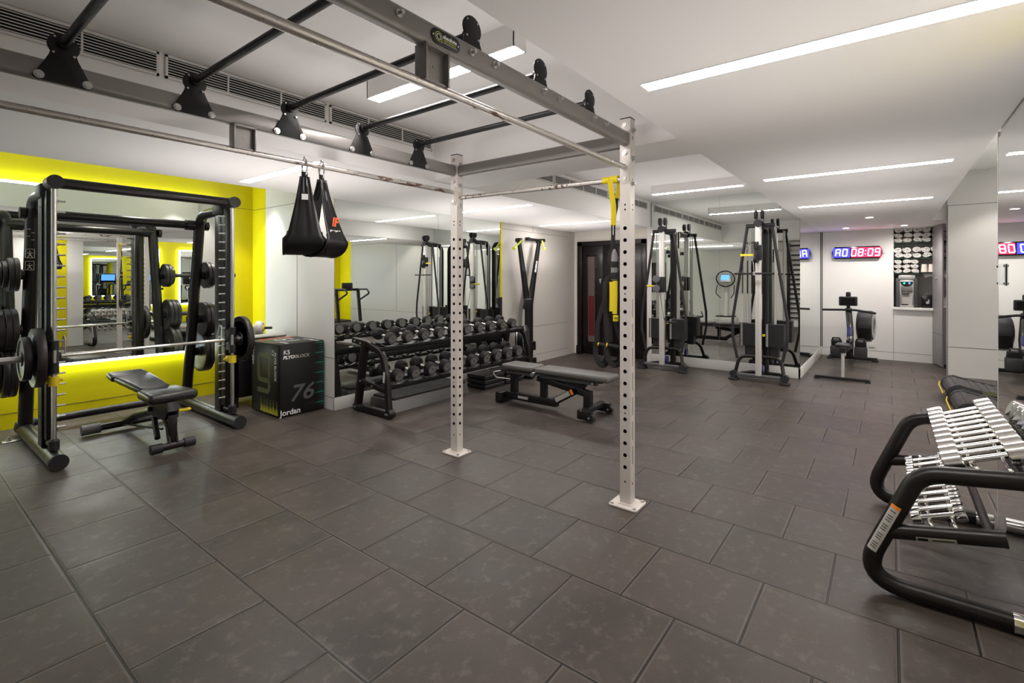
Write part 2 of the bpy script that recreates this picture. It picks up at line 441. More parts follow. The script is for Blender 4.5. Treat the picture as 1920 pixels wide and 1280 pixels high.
# far wall with the double door
wf = wall('wall_far', (8.2, 3.0, 0), (8.35, 5.1, 2.95), 'cream')
struct(MB().b2((8.10, 3.205, 0), (8.2, 3.30, 2.30), 0.004).done('trim_4', M['white']))
dr = thing('door_1', 'dark brown double door with a narrow glass panel beyond the suspension strap', 'door', (8.2, 4.0, 0)); dr['kind'] = 'structure'
g = MB()
for y0, y1 in ((4.60, 4.70), (3.33, 3.43)): g.b2((8.15, y0, 0), (8.22, y1, 2.115), 0.008)
g.b2((8.15, 3.33, 2.03), (8.22, 4.70, 2.115), 0.008)
for y0, y1 in ((4.60, 4.715), (3.315, 3.43)): g.b2((8.142, y0, 0), (8.2, y1, 0.16), 0.006)
g.done('door_frame', M['wood'], dr)
for nm, y0, y1, gl in (('door_leaf', 4.60, 4.175, (4.475, 4.335)), ('door_leaf', 4.165, 3.43, None)):
    g = MB(); lo, hi = min(y0, y1), max(y0, y1)
    g.b2((8.175, lo, 0.01), (8.21, hi, 2.03), 0.004)
    a, b = (gl[1] - 0.035, gl[0] + 0.035) if gl else (lo + 0.18, hi - 0.18)
    for q in ((a, a + 0.03), (b - 0.03, b)): g.b2((8.163, q[0], 0.22), (8.18, q[1], 1.86), 0.004)
    for q in ((0.22, 0.25), (1.83, 1.86)): g.b2((8.163, a, q[0]), (8.18, b, q[1]), 0.004)
    lf = g.done(nm, M['wood'], dr)
    if gl:
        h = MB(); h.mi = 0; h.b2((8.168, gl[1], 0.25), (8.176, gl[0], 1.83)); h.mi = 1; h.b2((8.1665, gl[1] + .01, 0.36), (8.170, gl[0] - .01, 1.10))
        h.done('glass_panel', [M['doorglass'], M['redreflect']], lf)
        MB().tube([(8.13, 4.20, 1.42), (8.13, 4.20, 1.34)], 0.012).cyl((8.17, 4.20, 1.40), (8.125, 4.20, 1.40), 0.02).done('door_handle', M['steel'], lf)

# mirrored pier behind the cable machines
wall('wall_middle', (XM + 0.01, 1.019, 0), (XE + 0.1, 3.2, 2.95), 'white')
struct(MB().b2((XM - 0.006, 1.004, 0), (XM + 0.02, 3.2, 0.152), 0.002).b2((XM - 0.006, 1.004, 0), (XE, 1.03, 0.152), 0.002).done('baseboard_middle', M['palegray']))
# end wall with the towel niche
g = MB(); NY0, NY1, NZ0, NZ1 = -0.06, -1.15, 0.915, 2.335
g.b2((XE, NY0, 0), (XE + 0.1, 1.05, 2.95)); g.b2((XE, NY1, 0), (XE + 0.1, NY0, NZ0)); g.b2((XE, NY1, NZ1), (XE + 0.1, NY0, 2.95)); g.b2((XE, -1.6, 0), (XE + 0.1, NY1, 2.95))
we = struct(g.done('wall_end', M['white']))
seams(we, [((XE, NY0, 0), (XE, NY0, NZ0)), ((XE, -1.2, 0.14), (XE, 1.0, 0.14)), ((XE, 0.99, 0.15), (XE, 1.004, 2.30)), ((XE, -0.58, 0.14), (XE, -0.58, NZ0))])
nb = MB().b2((XE + 0.42, NY1, NZ0), (XE + 0.44, NY0, NZ1)).b2((XE + 0.1, NY0, NZ0), (XE + 0.44, NY0 + 0.02, NZ1)).b2((XE + 0.1, NY1 - 0.02, NZ0), (XE + 0.44, NY1, NZ1)).b2((XE + 0.1, NY1, NZ1), (XE + 0.44, NY0, NZ1 + 0.02)).b2((XE + 0.1, NY1, NZ0 - 0.02), (XE + 0.44, NY0, NZ0))
struct(nb.done('trim_5', M['gray']))
# pier with grey panels on the right
w2 = wall('wall_right_pier', (9.60, -4.5, 0), (9.75, -0.676, 3.1), 'piergray')
seams(w2, [((9.6, -4.5, 2.495), (9.6, -0.676, 2.495)), ((9.6, -4.5, 0.43), (9.6, -0.676, 0.43)), ((9.6, -0.68, 0.0), (9.6, -0.676, 2.495)), ((9.6, -2.2, 0.43), (9.6, -2.2, 2.495))], 0.006)
wall('wall_right_end', (9.60, -5.2, 0), (9.75, -4.5, 3.1), 'yellow')
wall('wall_right_back', (9.75, -1.6, 0), (XE + 0.1, -1.5, 2.95), 'white')
# right-hand wall: yellow, a white column, then the mirror
wall('wall_right', (-0.45, YR - 0.12, 0), (2.2, YR, 2.95), 'white')
wall('wall_right_panel', (2.2, YR - 0.12, 0), (2.5, YR, 2.95), 'yellow')
wall('wall_right_column', (2.5, YR - 0.12, 0), (2.757, YR + 0.015, 2.95), 'palegray')
wall('wall_right_core', (2.757, YR - 0.12, 0), (3.972, YR - 0.01, 2.95), 'white')
# wall behind the camera
wall('wall_near', (-0.45, YR - 0.12, 0), (-0.35, YB + 0.1, 2.95), 'white')
# the treadmill room through the opening on the right
wall('wall_alcove', (3.8, -5.2, 0), (9.75, -5.1, 3.1), 'yellow')
wall('wall_alcove_side', (3.85, -5.2, 0), (3.97, YR - 0.12, 3.1), 'white')

wall('grey_cover_panel', (9.70, -0.70, ZS), (9.745, YR - 0.002, 2.98), 'piergray')  # grey panel added to darken the ceiling's brightly lit end face
# ceilings at their levels
g = MB()
g.b2((-0.45, 3.22, ZS), (8.3, YM + 0.012, 3.0)); g.b2((3.06, YM, ZS), (8.3, 5.1, 3.0))
g.b2((-0.45, YR, ZR), (XE + 0.2, 1.02, 3.0))
g.b2((-0.45, 1.0, 2.70), (3.06, 3.24, 3.0)); g.b2((3.05, 1.0, 2.31), (3.52, 3.24, 3.0)); g.b2((3.5, 1.0, 2.72), (8.3, 3.24, 3.0))
g.b2((-0.45, YM, 2.78), (3.07, YB + 0.1, 3.0))
g.b2((3.8, -5.2, 2.98), (9.75, YR - 0.005, 3.1)); g.b2((9.75, -1.6, ZS), (XE + 0.2, YR - 0.001, 3.0))
struct(g.done('ceiling', M['ceiling']))
# plasterboard edge beads
struct(MB().b2((3.972, YR - 0.012, 0), (3.982, YR + 0.001, ZR)).done('trim_6', M['palegray']))

# ------------------------------------------------------------------ mirrors
def mirror(name, label, boxes):
    t = thing(name, label, 'mirror', boxes[0][0])
    for a, b in boxes: MB().b2(a, b).done('mirror_glass', M['mirror'], t)
    return t
mirror('wall_mirror', 'wide wall mirror behind the rubber dumbbell rack', [((XP + 0.004, YM, 0.14), (4.60, YM + 0.009, ZS)), ((4.604, YM, 0.14), (5.928, YM + 0.009, ZS))])
mirror('wall_mirror', 'tall wall mirror behind the two cable machines', [((XM, 1.009, 0.154), (XM + 0.009, 2.10, 2.72)), ((XM, 2.103, 0.154), (XM + 0.009, 3.2, 2.72))])
mirror('wall_mirror', 'narrow side mirror between the cable machine mirror and the white clock wall', [((XM, 1.009, 0.154), (9.45, 1.0185, ZR)), ((9.453, 1.009, 0.154), (XE, 1.0185, ZR))])
mirror('wall_mirror', 'mirror on the right wall behind the chrome dumbbell rack', [((2.757, YR - 0.009, 0.0), (3.972, YR, 2.25))])
MX0, MX1, MZ0, MZ1 = -0.1, 2.615, 0.58, 2.345
t = mirror('lit_wall_mirror', 'large mirror with a glowing white edge on the yellow wall behind the smith machine', [((MX0, YB - 0.05, MZ0), (MX1, YB - 0.04, MZ1))])
g = MB(); w = 0.022
for a, b in (((MX0 - w, 0, MZ0 - w), (MX1 + w, 0, MZ0)), ((MX0 - w, 0, MZ1), (MX1 + w, 0, MZ1 + w)), ((MX0 - w, 0, MZ0), (MX0, 0, MZ1)), ((MX1, 0, MZ0), (MX1 + w, 0, MZ1))):
    g.b2((a[0], YB - 0.05, a[2]), (b[0], YB - 0.001, b[2]))
g.done('led_edge', M['led'], t)
for i, x in enumerate((5.0, 6.6, 8.2)):
    t = mirror('lit_panel_mirror', 'glowing-edged mirror on the far yellow wall of the treadmill room, %s from its entrance wall' % ORD[i], [((x - 0.5, -5.07, 0.6), (x + 0.5, -5.06, 2.3))])
    g = MB()
    for a, b in (((x - .53, .57), (x + .53, .6)), ((x - .53, 2.3), (x + .53, 2.33)), ((x - .53, .6), (x - .5, 2.3)), ((x + .5, .6), (x + .53, 2.3))):
        g.b2((a[0], -5.1, a[1]), (b[0], -5.055, b[1]))
    g.done('led_edge', M['led'], t)

# ------------------------------------------------------------------ lights
FILL = 1.9
def fill_lamp(t, x, y0, y1, z, h=0.76, k=1.0):
    # unseen upward fill lamp added below each fitting to brighten the ceiling
    l = bpy.data.lights.new('ceiling_fill', 'AREA'); l.shape = 'RECTANGLE'; l.size = 1.5; l.size_y = (y1 - y0); l.energy = FILL * k * (y1 - y0) / 1.2; l.color = (1, .945, .915)
    o = bpy.data.objects.new('ceiling_fill', l); COL.objects.link(o); o.parent = t; o.location = (0, 0, -h); o.rotation_euler = (PI, 0, 0)
def strip_light(x, y0, y1, z, label, w=0.085, drop=0.005, group='recessed strip lights'):
    t = thing('strip_light', label, 'ceiling light', (x, (y0 + y1) / 2, z), 0, group)
    MB().b2((x - w / 2, y0, z - drop), (x + w / 2, y1, z + 0.0005)).done('diffuser', M['strip'], t)
    g = MB()
    for s in (-1, 1): g.b2((x + s * (w / 2 + 0.003) - 0.003, y0 - 0.006, z - 0.004), (x + s * (w / 2 + 0.003) + 0.003, y1 + 0.006, z))
    for y in (y0 - 0.006, y1): g.b2((x - w / 2, y, z - 0.004), (x + w / 2, y + 0.006, z))
    g.done('trim_frame', M['ceiling'], t)
    fill_lamp(t, x, y0, y1, z, k=2.4 if y0 > 3 else 1.15)
for x, nm in ((2.09, 'nearest and longest'), (4.72, 'middle'), (6.79, 'farthest')):
    strip_light(x, -0.36, 0.86, ZR, '%s recessed white strip light in the low right-hand ceiling' % nm)
for x, nm in ((2.03, 'strip light in the left soffit above the smith machine end'), (4.71, 'strip light in the left soffit above the dumbbell rack'), (6.75, 'strip light in the left soffit in front of the dark door')):
    strip_light(x, 3.34, 4.57, ZS, 'recessed white ' + nm)
for x, z, nm in ((1.97, 2.70, 'above the pull-up rig rungs'), (6.69, 2.72, 'in front of the cable machine mirror')):
    t = thing('box_light', 'white surface-mounted box light in the ceiling recess ' + nm, 'ceiling light', (x, 2.05, z), 0, 'surface-mounted box lights')
    g = MB()
    for s in (-1, 1): g.b2((x + s * 0.046 - 0.004, 1.46, z - 0.115), (x + s * 0.046 + 0.004, 2.64, z))
    for y in (1.46, 2.632): g.b2((x - 0.05, y, z - 0.115), (x + 0.05, y + 0.008, z))
    g.done('housing', M['ceiling'], t)
    MB().b2((x - 0.042, 1.468, z - 0.117), (x + 0.042, 2.632, z - 0.100)).done('diffuser', M['strip_soft'], t); fill_lamp(t, x, 1.46, 2.64, z, 1.0, 1.4)
def spot(x, y, z, power, ang, blend, col, tx=0.0, ty=0.0, rad=0.03):
    l = bpy.data.lights.new('spot_lamp', 'SPOT'); l.energy = power; l.spot_size = math.radians(ang); l.spot_blend = blend; l.color = col; l.shadow_soft_size = rad
    o = bpy.data.objects.new('spot_lamp', l); COL.objects.link(o); o.location = (x, y, z)
    d = V((tx, ty, -1)); o.rotation_euler = d.to_track_quat('-Z', 'Y').to_euler()
    return o
def downlight(x, y, z, label, power=40, ang=95, blend=0.6, col=(1, .95, .90), tx=0, ty=0, r=0.045, group='round recessed downlights'):
    t = thing('downlight', label, 'ceiling light', (x, y, z), 0, group)
    MB().lathe([(r + 0.012, 0.0), (r + 0.012, -0.006), (r, -0.008), (r, 0.0)], (x, y, z), (0, 0, 1)).done('bezel', M['white'], t)
    MB().lathe([(0.0, -0.003), (r, -0.003)], (x, y, z), (0, 0, 1)).done('lens', M['down'], t)
    s = spot(x, y, z - 0.015, power, ang, blend, col, tx, ty); s.parent = t; s.location = (0, 0, -0.015)
downlight(8.52, 0.22, ZR, 'round downlight in the low ceiling nearest the camera, between the strip and the towel niche', 26)
downlight(10.12, 0.59, ZR, 'round downlight above the red and blue wall clock', 17, 150, .9, (1, .95, .90), .1, 0)
downlight(10.16, -0.19, ZR, 'round downlight in front of the towel niche', 27, 160, .9, (1, .95, .90), .15, 0)
for i, (x, y) in enumerate(((0.45, 6.15), (1.75, 6.15), (2.75, 6.05))):
    downlight(x, y, 2.78, 'downlight above the yellow bay, %s from the camera-side wall' % ORD[i], 36, 66, 0.45, (1, .95, .88), 0, 0.06)
downlight(2.68, 5.05, 2.78, 'downlight above the jump box beside the grey pier', 24, 70, 0.5, (1, .93, .86), 0.1, 0)
downlight(8.9, -1.3, 2.98, 'downlight over the treadmills lighting the grey pier', 36, 90, 0.5, (1, .94, .86), 0.15, 0)
for i, x in enumerate((5.2, 7.4)):
    strip_light(x, -4.2, -1.2, 2.98, 'strip light in the treadmill room ceiling, %s from its entrance wall' % ORD[i], 0.09, 0.012, 'treadmill room strip lights')

# ------------------------------------------------------------------ air grilles in the fascia
def grille(x0, x1, z0, z1, label, group):
    t = thing('air_grille', label, 'air vent', ((x0 + x1) / 2, 3.22, z0), 0, group); y = 3.22; f = 0.012
    MB().b2((x0, y - 0.003, z0), (x1, y - 0.0005, z1)).done('backing', M['hole'], t)
    g = MB()
    for a, b in (((x0, z0), (x1, z0 + f)), ((x0, z1 - f), (x1, z1)), ((x0, z0), (x0 + f, z1)), ((x1 - f, z0), (x1, z1))): g.b2((a[0], y - 0.014, a[1]), (b[0], y, b[1]))
    g.done('frame', M['white'], t)
    g = MB(); n = 7
    for i in range(n):
        z = z0 + f + (z1 - z0 - 2 * f) * (i + 0.5) / n
        g.box(((x0 + x1) / 2, y - 0.008, z), (x1 - x0 - 2 * f, 0.010, 0.0035), rot=(0.5, 0, 0))
    k = max(1, round((x1 - x0) / 0.33))
    for i in range(1, k): g.b2((x0 + (x1 - x0) * i / k - 0.004, y - 0.013, z0 + f), (x0 + (x1 - x0) * i / k + 0.004, y - 0.003, z1 - f))
    g.done('louvres', M['white'], t)
for i, (a, b) in enumerate(((-0.34, 0.97), (1.0, 1.99), (2.02, 3.02))):
    grille(a, b, 2.562, 2.692, 'white louvred air grille above the rig, %s along the fascia from the camera end' % ORD[i], 'air grilles above the pull-up rig')
for i, (a, b) in enumerate(((3.62, 5.0), (5.03, 6.45), (6.48, 7.9))):
    grille(a, b, 2.575, 2.695, 'white louvred air grille in the far recess, %s towards the cable machine mirror' % ORD[i], 'air grilles in the far recess')
# ================================================================== pull-up rig
def holed_face(g, o, u, inn, w, z0, z1, holes, depth, im, hm):
    o, u, inn = V(o), V(u), V(inn); up = V((0, 0, 1)); P = lambda a, z, d=0.0: o + u * a + up * z + inn * d
    z = z0; h = w / 2
    for hz, a, b in sorted(holes):
        c0, c1 = hz - b - 0.006, hz + b + 0.006
        if c0 > z + 1e-5: g.add([P(-h, z), P(h, z), P(h, c0), P(-h, c0)], [[0, 1, 2, 3]], im)
        ring = []; n = 16
        for k in range(n):
            t = PI / 4 + 2 * PI * k / n; c, s = math.cos(t), math.sin(t)
            if b > a * 1.5: x = a * (1 if c > 0 else -1) * min(1, abs(c) * 1.42); y = (b - a) * (1 if s > 0 else -1) + a * s
            else: x, y = a * c, b * s
            ring.append((x, hz + y))
        cor = [(h, c1), (-h, c1), (-h, c0), (h, c0)]
        vs = [P(*q) for q in ring] + [P(*q) for q in cor] + [P(q[0], q[1], depth) for q in ring]
        fs = []
        for q in range(4):
            fs.append([16 + q, 16 + (q + 1) % 4] + [(4 * q + 4 - i) % 16 for i in range(5)])
        g.add(vs, fs, im)
        g.add([P(*q) for q in ring] + [P(q[0], q[1], depth) for q in ring],
              [[i, (i + 1) % 16, 16 + (i + 1) % 16, 16 + i] for i in range(16)] + [[16 + i for i in range(16)]], hm)
        z = c1
    g.add([P(-h, z), P(h, z), P(h, z1), P(-h, z1)], [[0, 1, 2, 3]], im)

rig = thing('pull_up_rig', 'silver steel pull-up rig with monkey-bar rungs and punched upright posts', 'pull-up rig', (2.94, 2.08, 0))
YL, YRR = 2.835, 1.325
def rig_post(x, y, top, side_slots):
    g = MB(); s = 0.035; pitch = 0.0755
    hs = [(1.757 - pitch * i, 0.0125, 0.0125) for i in range(21)]
    small = [(1.905, 0.006, 0.006), (1.875, 0.006, 0.006), (1.342, 0.005, 0.005), (0.587, 0.005, 0.005), (0.155, 0.006, 0.006)]
    hs = [q for q in hs if q[0] > 0.2] + small
    holed_face(g, (x - s, y, 0), (0, -1, 0), (1, 0, 0), 0.07, 0.0, top, hs, 0.05, 0, 1)
    if side_slots:
        hs2 = [(1.25 - 0.155 * i, 0.0035, 0.058) for i in range(7)] + [(1.905, 0.005, 0.005), (1.875, 0.005, 0.005), (2.06, 0.004, 0.012), (2.19, 0.004, 0.012), (2.33, 0.004, 0.012), (0.14, 0.005, 0.008)]
    else: hs2 = hs
    holed_face(g, (x, y - s, 0), (1, 0, 0), (0, 1, 0), 0.07, 0.0, top, hs2, 0.05, 0, 1)
    g.mi = 0
    g.add([(x - s, y + s, 0), (x + s, y + s, 0), (x + s, y + s, top), (x - s, y + s, top)], [[0, 1, 2, 3]])
    g.add([(x + s, y - s, 0), (x + s, y + s, 0), (x + s, y + s, top), (x + s, y - s, top)], [[0, 1, 2, 3]])
    g.mi = 2; g.b2((x - s - .001, y - s - .001, top), (x + s + .001, y + s + .001, top + 0.008), 0.003)
    p = g.done('post', [M['rig'], M['hole'], M['black']], rig, smooth=20)
    b = MB(); b.prism(rrect(0.17, 0.19, 0.02), (x, y, 0.006), (1, 0, 0), (0, 1, 0), (0, 0, 0.012), 0.003)
    b.b2((x - 0.045, y - 0.045, 0.012), (x + 0.045, y + 0.045, 0.018), 0.003)
    b.done('base_plate', M['rigplate'], p)
    b = MB()
    for sx in (-1, 1):
        for sy in (-1, 1): b.cyl((x + sx * .065, y + sy * .075, 0.010), (x + sx * .065, y + sy * .075, 0.020), 0.011, 8)
    for zz in (2.405, 2.23, 2.07):
        b.cyl((x - s - 0.012, y, zz), (x - s, y, zz), 0.013, 8); b.cyl((x - s - 0.004, y, zz), (x - s, y, zz), 0.019, 16)
        b.cyl((x, y - s - 0.02, zz - 0.03), (x, y - s, zz - 0.03), 0.011, 8); b.cyl((x, y - s - 0.004, zz - .03), (x, y - s, zz - .03), 0.017, 16)
    b.done('bolts', M['steel'], p)
for x, y, sl in ((2.945, YL, False), (2.935, YRR, True), (-0.27, YL, False), (-0.27, YRR, True)): rig_post(x, y, 2.448, sl)
prof = rrect(0.055, 0.092, 0.024, 4)
for y in (YL, YRR):
    r = MB().sweep([(-0.235, y, 2.320), (2.905, y, 2.320)], prof, up=(0, 0, 1)).done('top_rail', M['rigshade'], rig)
    if y == YRR:
        for xr in (0.5, 1.0, 1.5, 2.0, 2.5):
            for s in (-0.07, 0.07):
                MB().cyl((xr + s, y - 0.024, 2.325), (xr + s, y - 0.032, 2.325), 0.014, 12).cyl((xr + s, y - 0.030, 2.325), (xr + s, y - 0.052, 2.325), 0.008, 6).done('bolt', M['steel'], r)
for x in (2.945,):
    MB().sweep([(x, YRR + 0.035, 2.320), (x, YL - 0.035, 2.320)], prof, up=(0, 0, 1)).done('cross_beam', M['rigshade'], rig)
for y in (YL, YRR):
    g = MB().tube([(-0.235, y, 2.142), (2.90, y, 2.142)], 0.0168, 16)
    b = g.done('pull_up_bar', M['bar'], rig)
    MB().cyl((2.888 if y < 2 else 2.898, y, 2.142), (2.902 if y < 2 else 2.912, y, 2.142), 0.024, 16).done('bar_flange', M['rig'], b)
g = MB().tube([(2.935, YRR + 0.04, 2.075), (2.945, YL - 0.04, 2.10)], 0.0165, 16); b = g.done('pull_up_bar', M['bar'], rig)
for y, s, z in ((YL - 0.0375, -1, 2.10), (YRR + 0.0375, 1, 2.075)):
    MB().prism(rrect(0.062, 0.13, 0.03, 5), (2.94, y, z - 0.02), (1, 0, 0), (0, 0, 1), (0, 0.006, 0), 0.001).done('bar_flange', M['rig'], b)
for y, z in ((YL, 2.142), (YRR, 2.142)):
    MB().prism(rrect(0.062, 0.15, 0.03, 5), (2.897 if y < 2 else 2.907, y, z - 0.03), (0, 1, 0), (0, 0, 1), (0.006, 0, 0), 0.001).done('flange_plate', M['rig'], rig)
for y in (YL, YRR):     # spacers between rail and bar: an H of two flanges and a web
    g = MB()
    g.b2((1.195, y - 0.004, 2.150), (1.305, y + 0.004, 2.28))
    for x in (1.195, 1.305): g.b2((x - 0.004, y - 0.03, 2.150), (x + 0.004, y + 0.03, 2.28), 0.001)
    g.b2((1.195, y - 0.03, 2.270), (1.305, y + 0.03, 2.28)); g.b2((1.195, y - 0.02, 2.150), (1.305, y + 0.02, 2.158))
    g.cyl((1.25, y - 0.006, 2.215), (1.25, y - 0.004, 2.215), 0.006, 10)
    g.done('spacer', M['rigshade'], rig)
def bracket_outline():
    pts = []
    for cx, a0, a1 in ((-0.078, 200, 290), (0.078, 250, 340)):
        for k in range(6):
            a = math.radians(a0 + (a1 - a0) * k / 5); pts.append((cx + 0.02 * math.cos(a), 0.02 + 0.02 * math.sin(a)))
    pts.append((0.048, 0.115))
    for k in range(15):
        a = math.radians(-38 + 256 * k / 14); pts.append((0.054 * math.cos(a), 0.165 + 0.052 * math.sin(a)))
    pts.append((-0.048, 0.115)); return pts
for xr in (0.5, 1.0, 1.5, 2.0, 2.5):
    MB().tube([(xr, YRR + 0.042, 2.443), (xr, YL - 0.042, 2.443)], 0.0175, 14).done('rung', M['black'], rig)
    for y, s in ((YL - 0.034, -1), (YRR + 0.034, 1)):
        zb_ = 2.268 if s < 0 else 2.300
        g = MB().prism(bracket_outline(), (xr, y, zb_), (1, 0, 0), (0, 0, 1), (0, 0.008, 0), 0.0015)
        g.cyl((xr, y, 2.443), (xr, y + s * 0.03, 2.443), 0.026, 16)
        bp = g.done('bracket_plate', M['black'], rig)
        b = MB()
        for dx, dz, rr in ((-0.078, 0.022, 0.013), (0.078, 0.022, 0.013), (-0.034, 0.128, 0.005), (0.034, 0.128, 0.005), (-0.03, 0.195, 0.004), (0.03, 0.195, 0.004)):
            b.cyl((xr + dx, y + s * 0.004, zb_ + dz), (xr + dx, y + s * 0.013, zb_ + dz), rr, 6 if rr > .01 else 10)
            if rr > .01: b.cyl((xr + dx, y + s * 0.004, zb_ + dz), (xr + dx, y + s * 0.007, zb_ + dz), rr * 1.35, 16)
            b.cyl((xr + dx, y - s * 0.004, zb_ + dz), (xr + dx, y - s * 0.006, zb_ + dz), rr, 8)
        b.done('bolts', M['steel'], bp)
# the maker's plate on the right-hand rail
NX = 1.288; ny = YRR - 0.0275
np_ = MB().prism(rrect(0.150, 0.056, 0.0279, 8), (NX, ny - 0.0015, 2.318), (1, 0, 0), (0, 0, 1), (0, 0.003, 0), 0.0008).done('name_plate', M['blackgloss'], rig)
nyf = ny - 0.0034
text('lettering', 'absolute', 0.021, (NX + 0.020, nyf, 2.326), (1, 0, 0), (0, 0, 1), M['printwhite'], np_, bold=0.0006)
text('lettering', 'PERFORMANCE', 0.0092, (NX + 0.020, nyf, 2.3125), (1, 0, 0), (0, 0, 1), M['lime'], np_)
g = MB(); g.b2((NX - 0.016, nyf - .0004, 2.3045), (NX + 0.056, nyf, 2.3058)); g.cyl((NX - 0.064, nyf, 2.318), (NX - 0.064, nyf - .001, 2.318), 0.003, 10); g.cyl((NX + 0.064, nyf, 2.318), (NX + 0.064, nyf - .001, 2.318), 0.003, 10)
g.done('rivets', M['printwhite'], np_)
def ringmark(g, cx, cz, r, w, y):
    pts = [(cx + r * math.cos(a), y, cz + r * math.sin(a)) for a in [math.radians(-45 + 8 + (344) * k / 24) for k in range(25)]]
    pts = [(cx + r, y, cz - r)] + [(cx + r, y, cz)] + [(cx + r * math.cos(math.radians(270 * k / 24)), y, cz + r * math.sin(math.radians(270 * k / 24))) for k in range(1, 25)]
    g.sweep(pts, rrect(w, 0.0006), up=(0, 1, 0), closed=True)
g = MB(); ringmark(g, NX - 0.037, 2.319, 0.0165, 0.0022, nyf); g.done('logo_ring', M['lime'], np_)
g = MB(); ringmark(g, NX - 0.037, 2.319, 0.0095, 0.0028, nyf); g.done('logo_ring', M['printwhite'], np_)

# ================================================================== ab straps on the left bar
def ab_strap(label, x, ztop, zbot, ang, a, wq, logo):
    y = YL; t = thing('ab_strap', label, 'hanging strap', (x, y, ztop), 0, 'black ab straps on the rig bar')
    q = V((math.cos(ang), math.sin(ang), 0)); p = V((-math.sin(ang), math.cos(ang), 0))
    Hh = ztop - 0.075 - zbot
    n = 44; ss = []
    for i in range(n + 1):
        u = i / n
        # teardrop: down the left strand, round the bottom, up the right strand
        if u < 0.38:
            k = u / 0.38; pp = -a * (0.10 + 0.90 * k ** 1.35); zz = Hh * (1 - k) + 0.095 * k
        elif u <= 0.62:
            k = (u - 0.38) / 0.24; an = PI + PI * k; pp = a * math.cos(an); zz = 0.095 + 0.095 * math.sin(an)
        else:
            k = (1 - u) / 0.38; pp = a * (0.10 + 0.90 * k ** 1.35); zz = Hh * (1 - k) + 0.095 * k
        hf = max(0, min(1, (zz - 0.02) / (Hh - 0.02)))
        wd = 0.052 + (wq - 0.052) * (1 - hf) ** 1.15 if zz > 0.09 else wq
        ss.append((pp, zz, wd))
    vs = []; fs = []; m = 8
    for i, (pp, zz, wd) in enumerate(ss):
        for j in range(m + 1):
            f = j / m - 0.5
            fold = 0.006 * math.sin(f * 19 + zz * 4) * (0.3 + zz) * (1 if zz > 0.1 else 0.25)
            d = V((0, 0, 0)) + p * (pp + fold) + q * (f * wd)
            vs.append(V((x, y, zbot + zz)) + d)
    for i in range(n):
        for j in range(m): fs.append([i * (m + 1) + j, i * (m + 1) + j + 1, (i + 1) * (m + 1) + j + 1, (i + 1) * (m + 1) + j])
    g = MB().add(vs, fs); o = g.done('sling', M['fabric'], t, smooth=60)
    sm = o.modifiers.new('thickness', 'SOLIDIFY'); sm.thickness = 0.006; sm.offset = 0
    # padded hem along the bottom
    hem = []
    for s_ in (-1, 1):
        g = MB(); pts = [V((x, y, zbot + z_)) + p * pp + q * (s_ * wd / 2) for pp, z_, wd in ss if z_ < 0.14]
        g.tube(pts, 0.006, 8); g.done('hem', M['straplack'], o)
    # neck loop and carabiner
    top = V((x, y, ztop - 0.075))
    g = MB(); g.bar([top + q * 0.0, top + V((0, 0, 0.03))], 0.036, 0.012, 0.003, up=p); g.done('neck_loop', M['straplack'], t)
    g = MB(); pts = []
    for k in range(24):
        an = 2 * PI * k / 24; pts.append(V((x, y, 2.128)) + p * (0.024 * math.cos(an)) + V((0, 0, 0.052 * math.sin(an) - 0.012)) + V((0.004, 0, 0)) )
    pts = [V((x, y, 2.118)) + V((0, 0.028 * math.cos(2 * PI * k / 24), 0.054 * math.sin(2 * PI * k / 24))) for k in range(24)]
    g.tube(pts, 0.0052, 10, closed=True); g.ball((x, y, 2.176), 0.010, n=10); g.cyl((x, y + .028, 2.12), (x, y + .028, 2.16), 0.008, 10)
    g.done('carabiner', M['chrome'], t)
    return t, q, p, ss, o
fw_ = math.atan2(math.sin(HEAD), math.cos(HEAD))
t1, q1, p1, s1, o1 = ab_strap('black ab strap on the rig bar, nearer the smith machine, with a small white tag', 1.612, 2.135, 1.585, HEAD - PI / 2 + 0.42, 0.092, 0.235, False)
pc = V((1.612, YL, 1.585)) - p1 * 0.046 + V((0, 0, 0.345))
MB().box(pc - p1 * 0.012, (0.036, 0.003, 0.034), rot=(0, 0, math.atan2(q1.y, q1.x))).done('care_tag', M['printwhite'], o1)
t2, q2, p2, s2, o2 = ab_strap('black ab strap with an orange and white printed logo on the rig bar', 1.725, 2.135, 1.575, HEAD - PI / 2 + 1.20, 0.125, 0.185, True)
zl = 0.20
pc = V((1.725, YL, 1.575 + zl))
for (pp, zz, wd) in reversed(s2):
    if abs(zz - zl) < 0.02 and pp < 0: base = V((1.725, YL, 1.575 + zz)) + p2 * pp; break
nrm = -p2
b3 = [b for b in ((1,))]
for sg in (-1,):
    c = base + nrm * 0.012
    text('logo_mark', 'IF', 0.075, c + V((0, 0, 0.03)), q2, V((0, 0, 1)), M['redorange'], o2, shear=0.2, bold=0.003)
    text('logo_text', 'SPORT', 0.030, c + V((0, 0, -0.03)), q2, V((0, 0, 1)), M['printwhite'], o2, shear=0.2, bold=0.001)

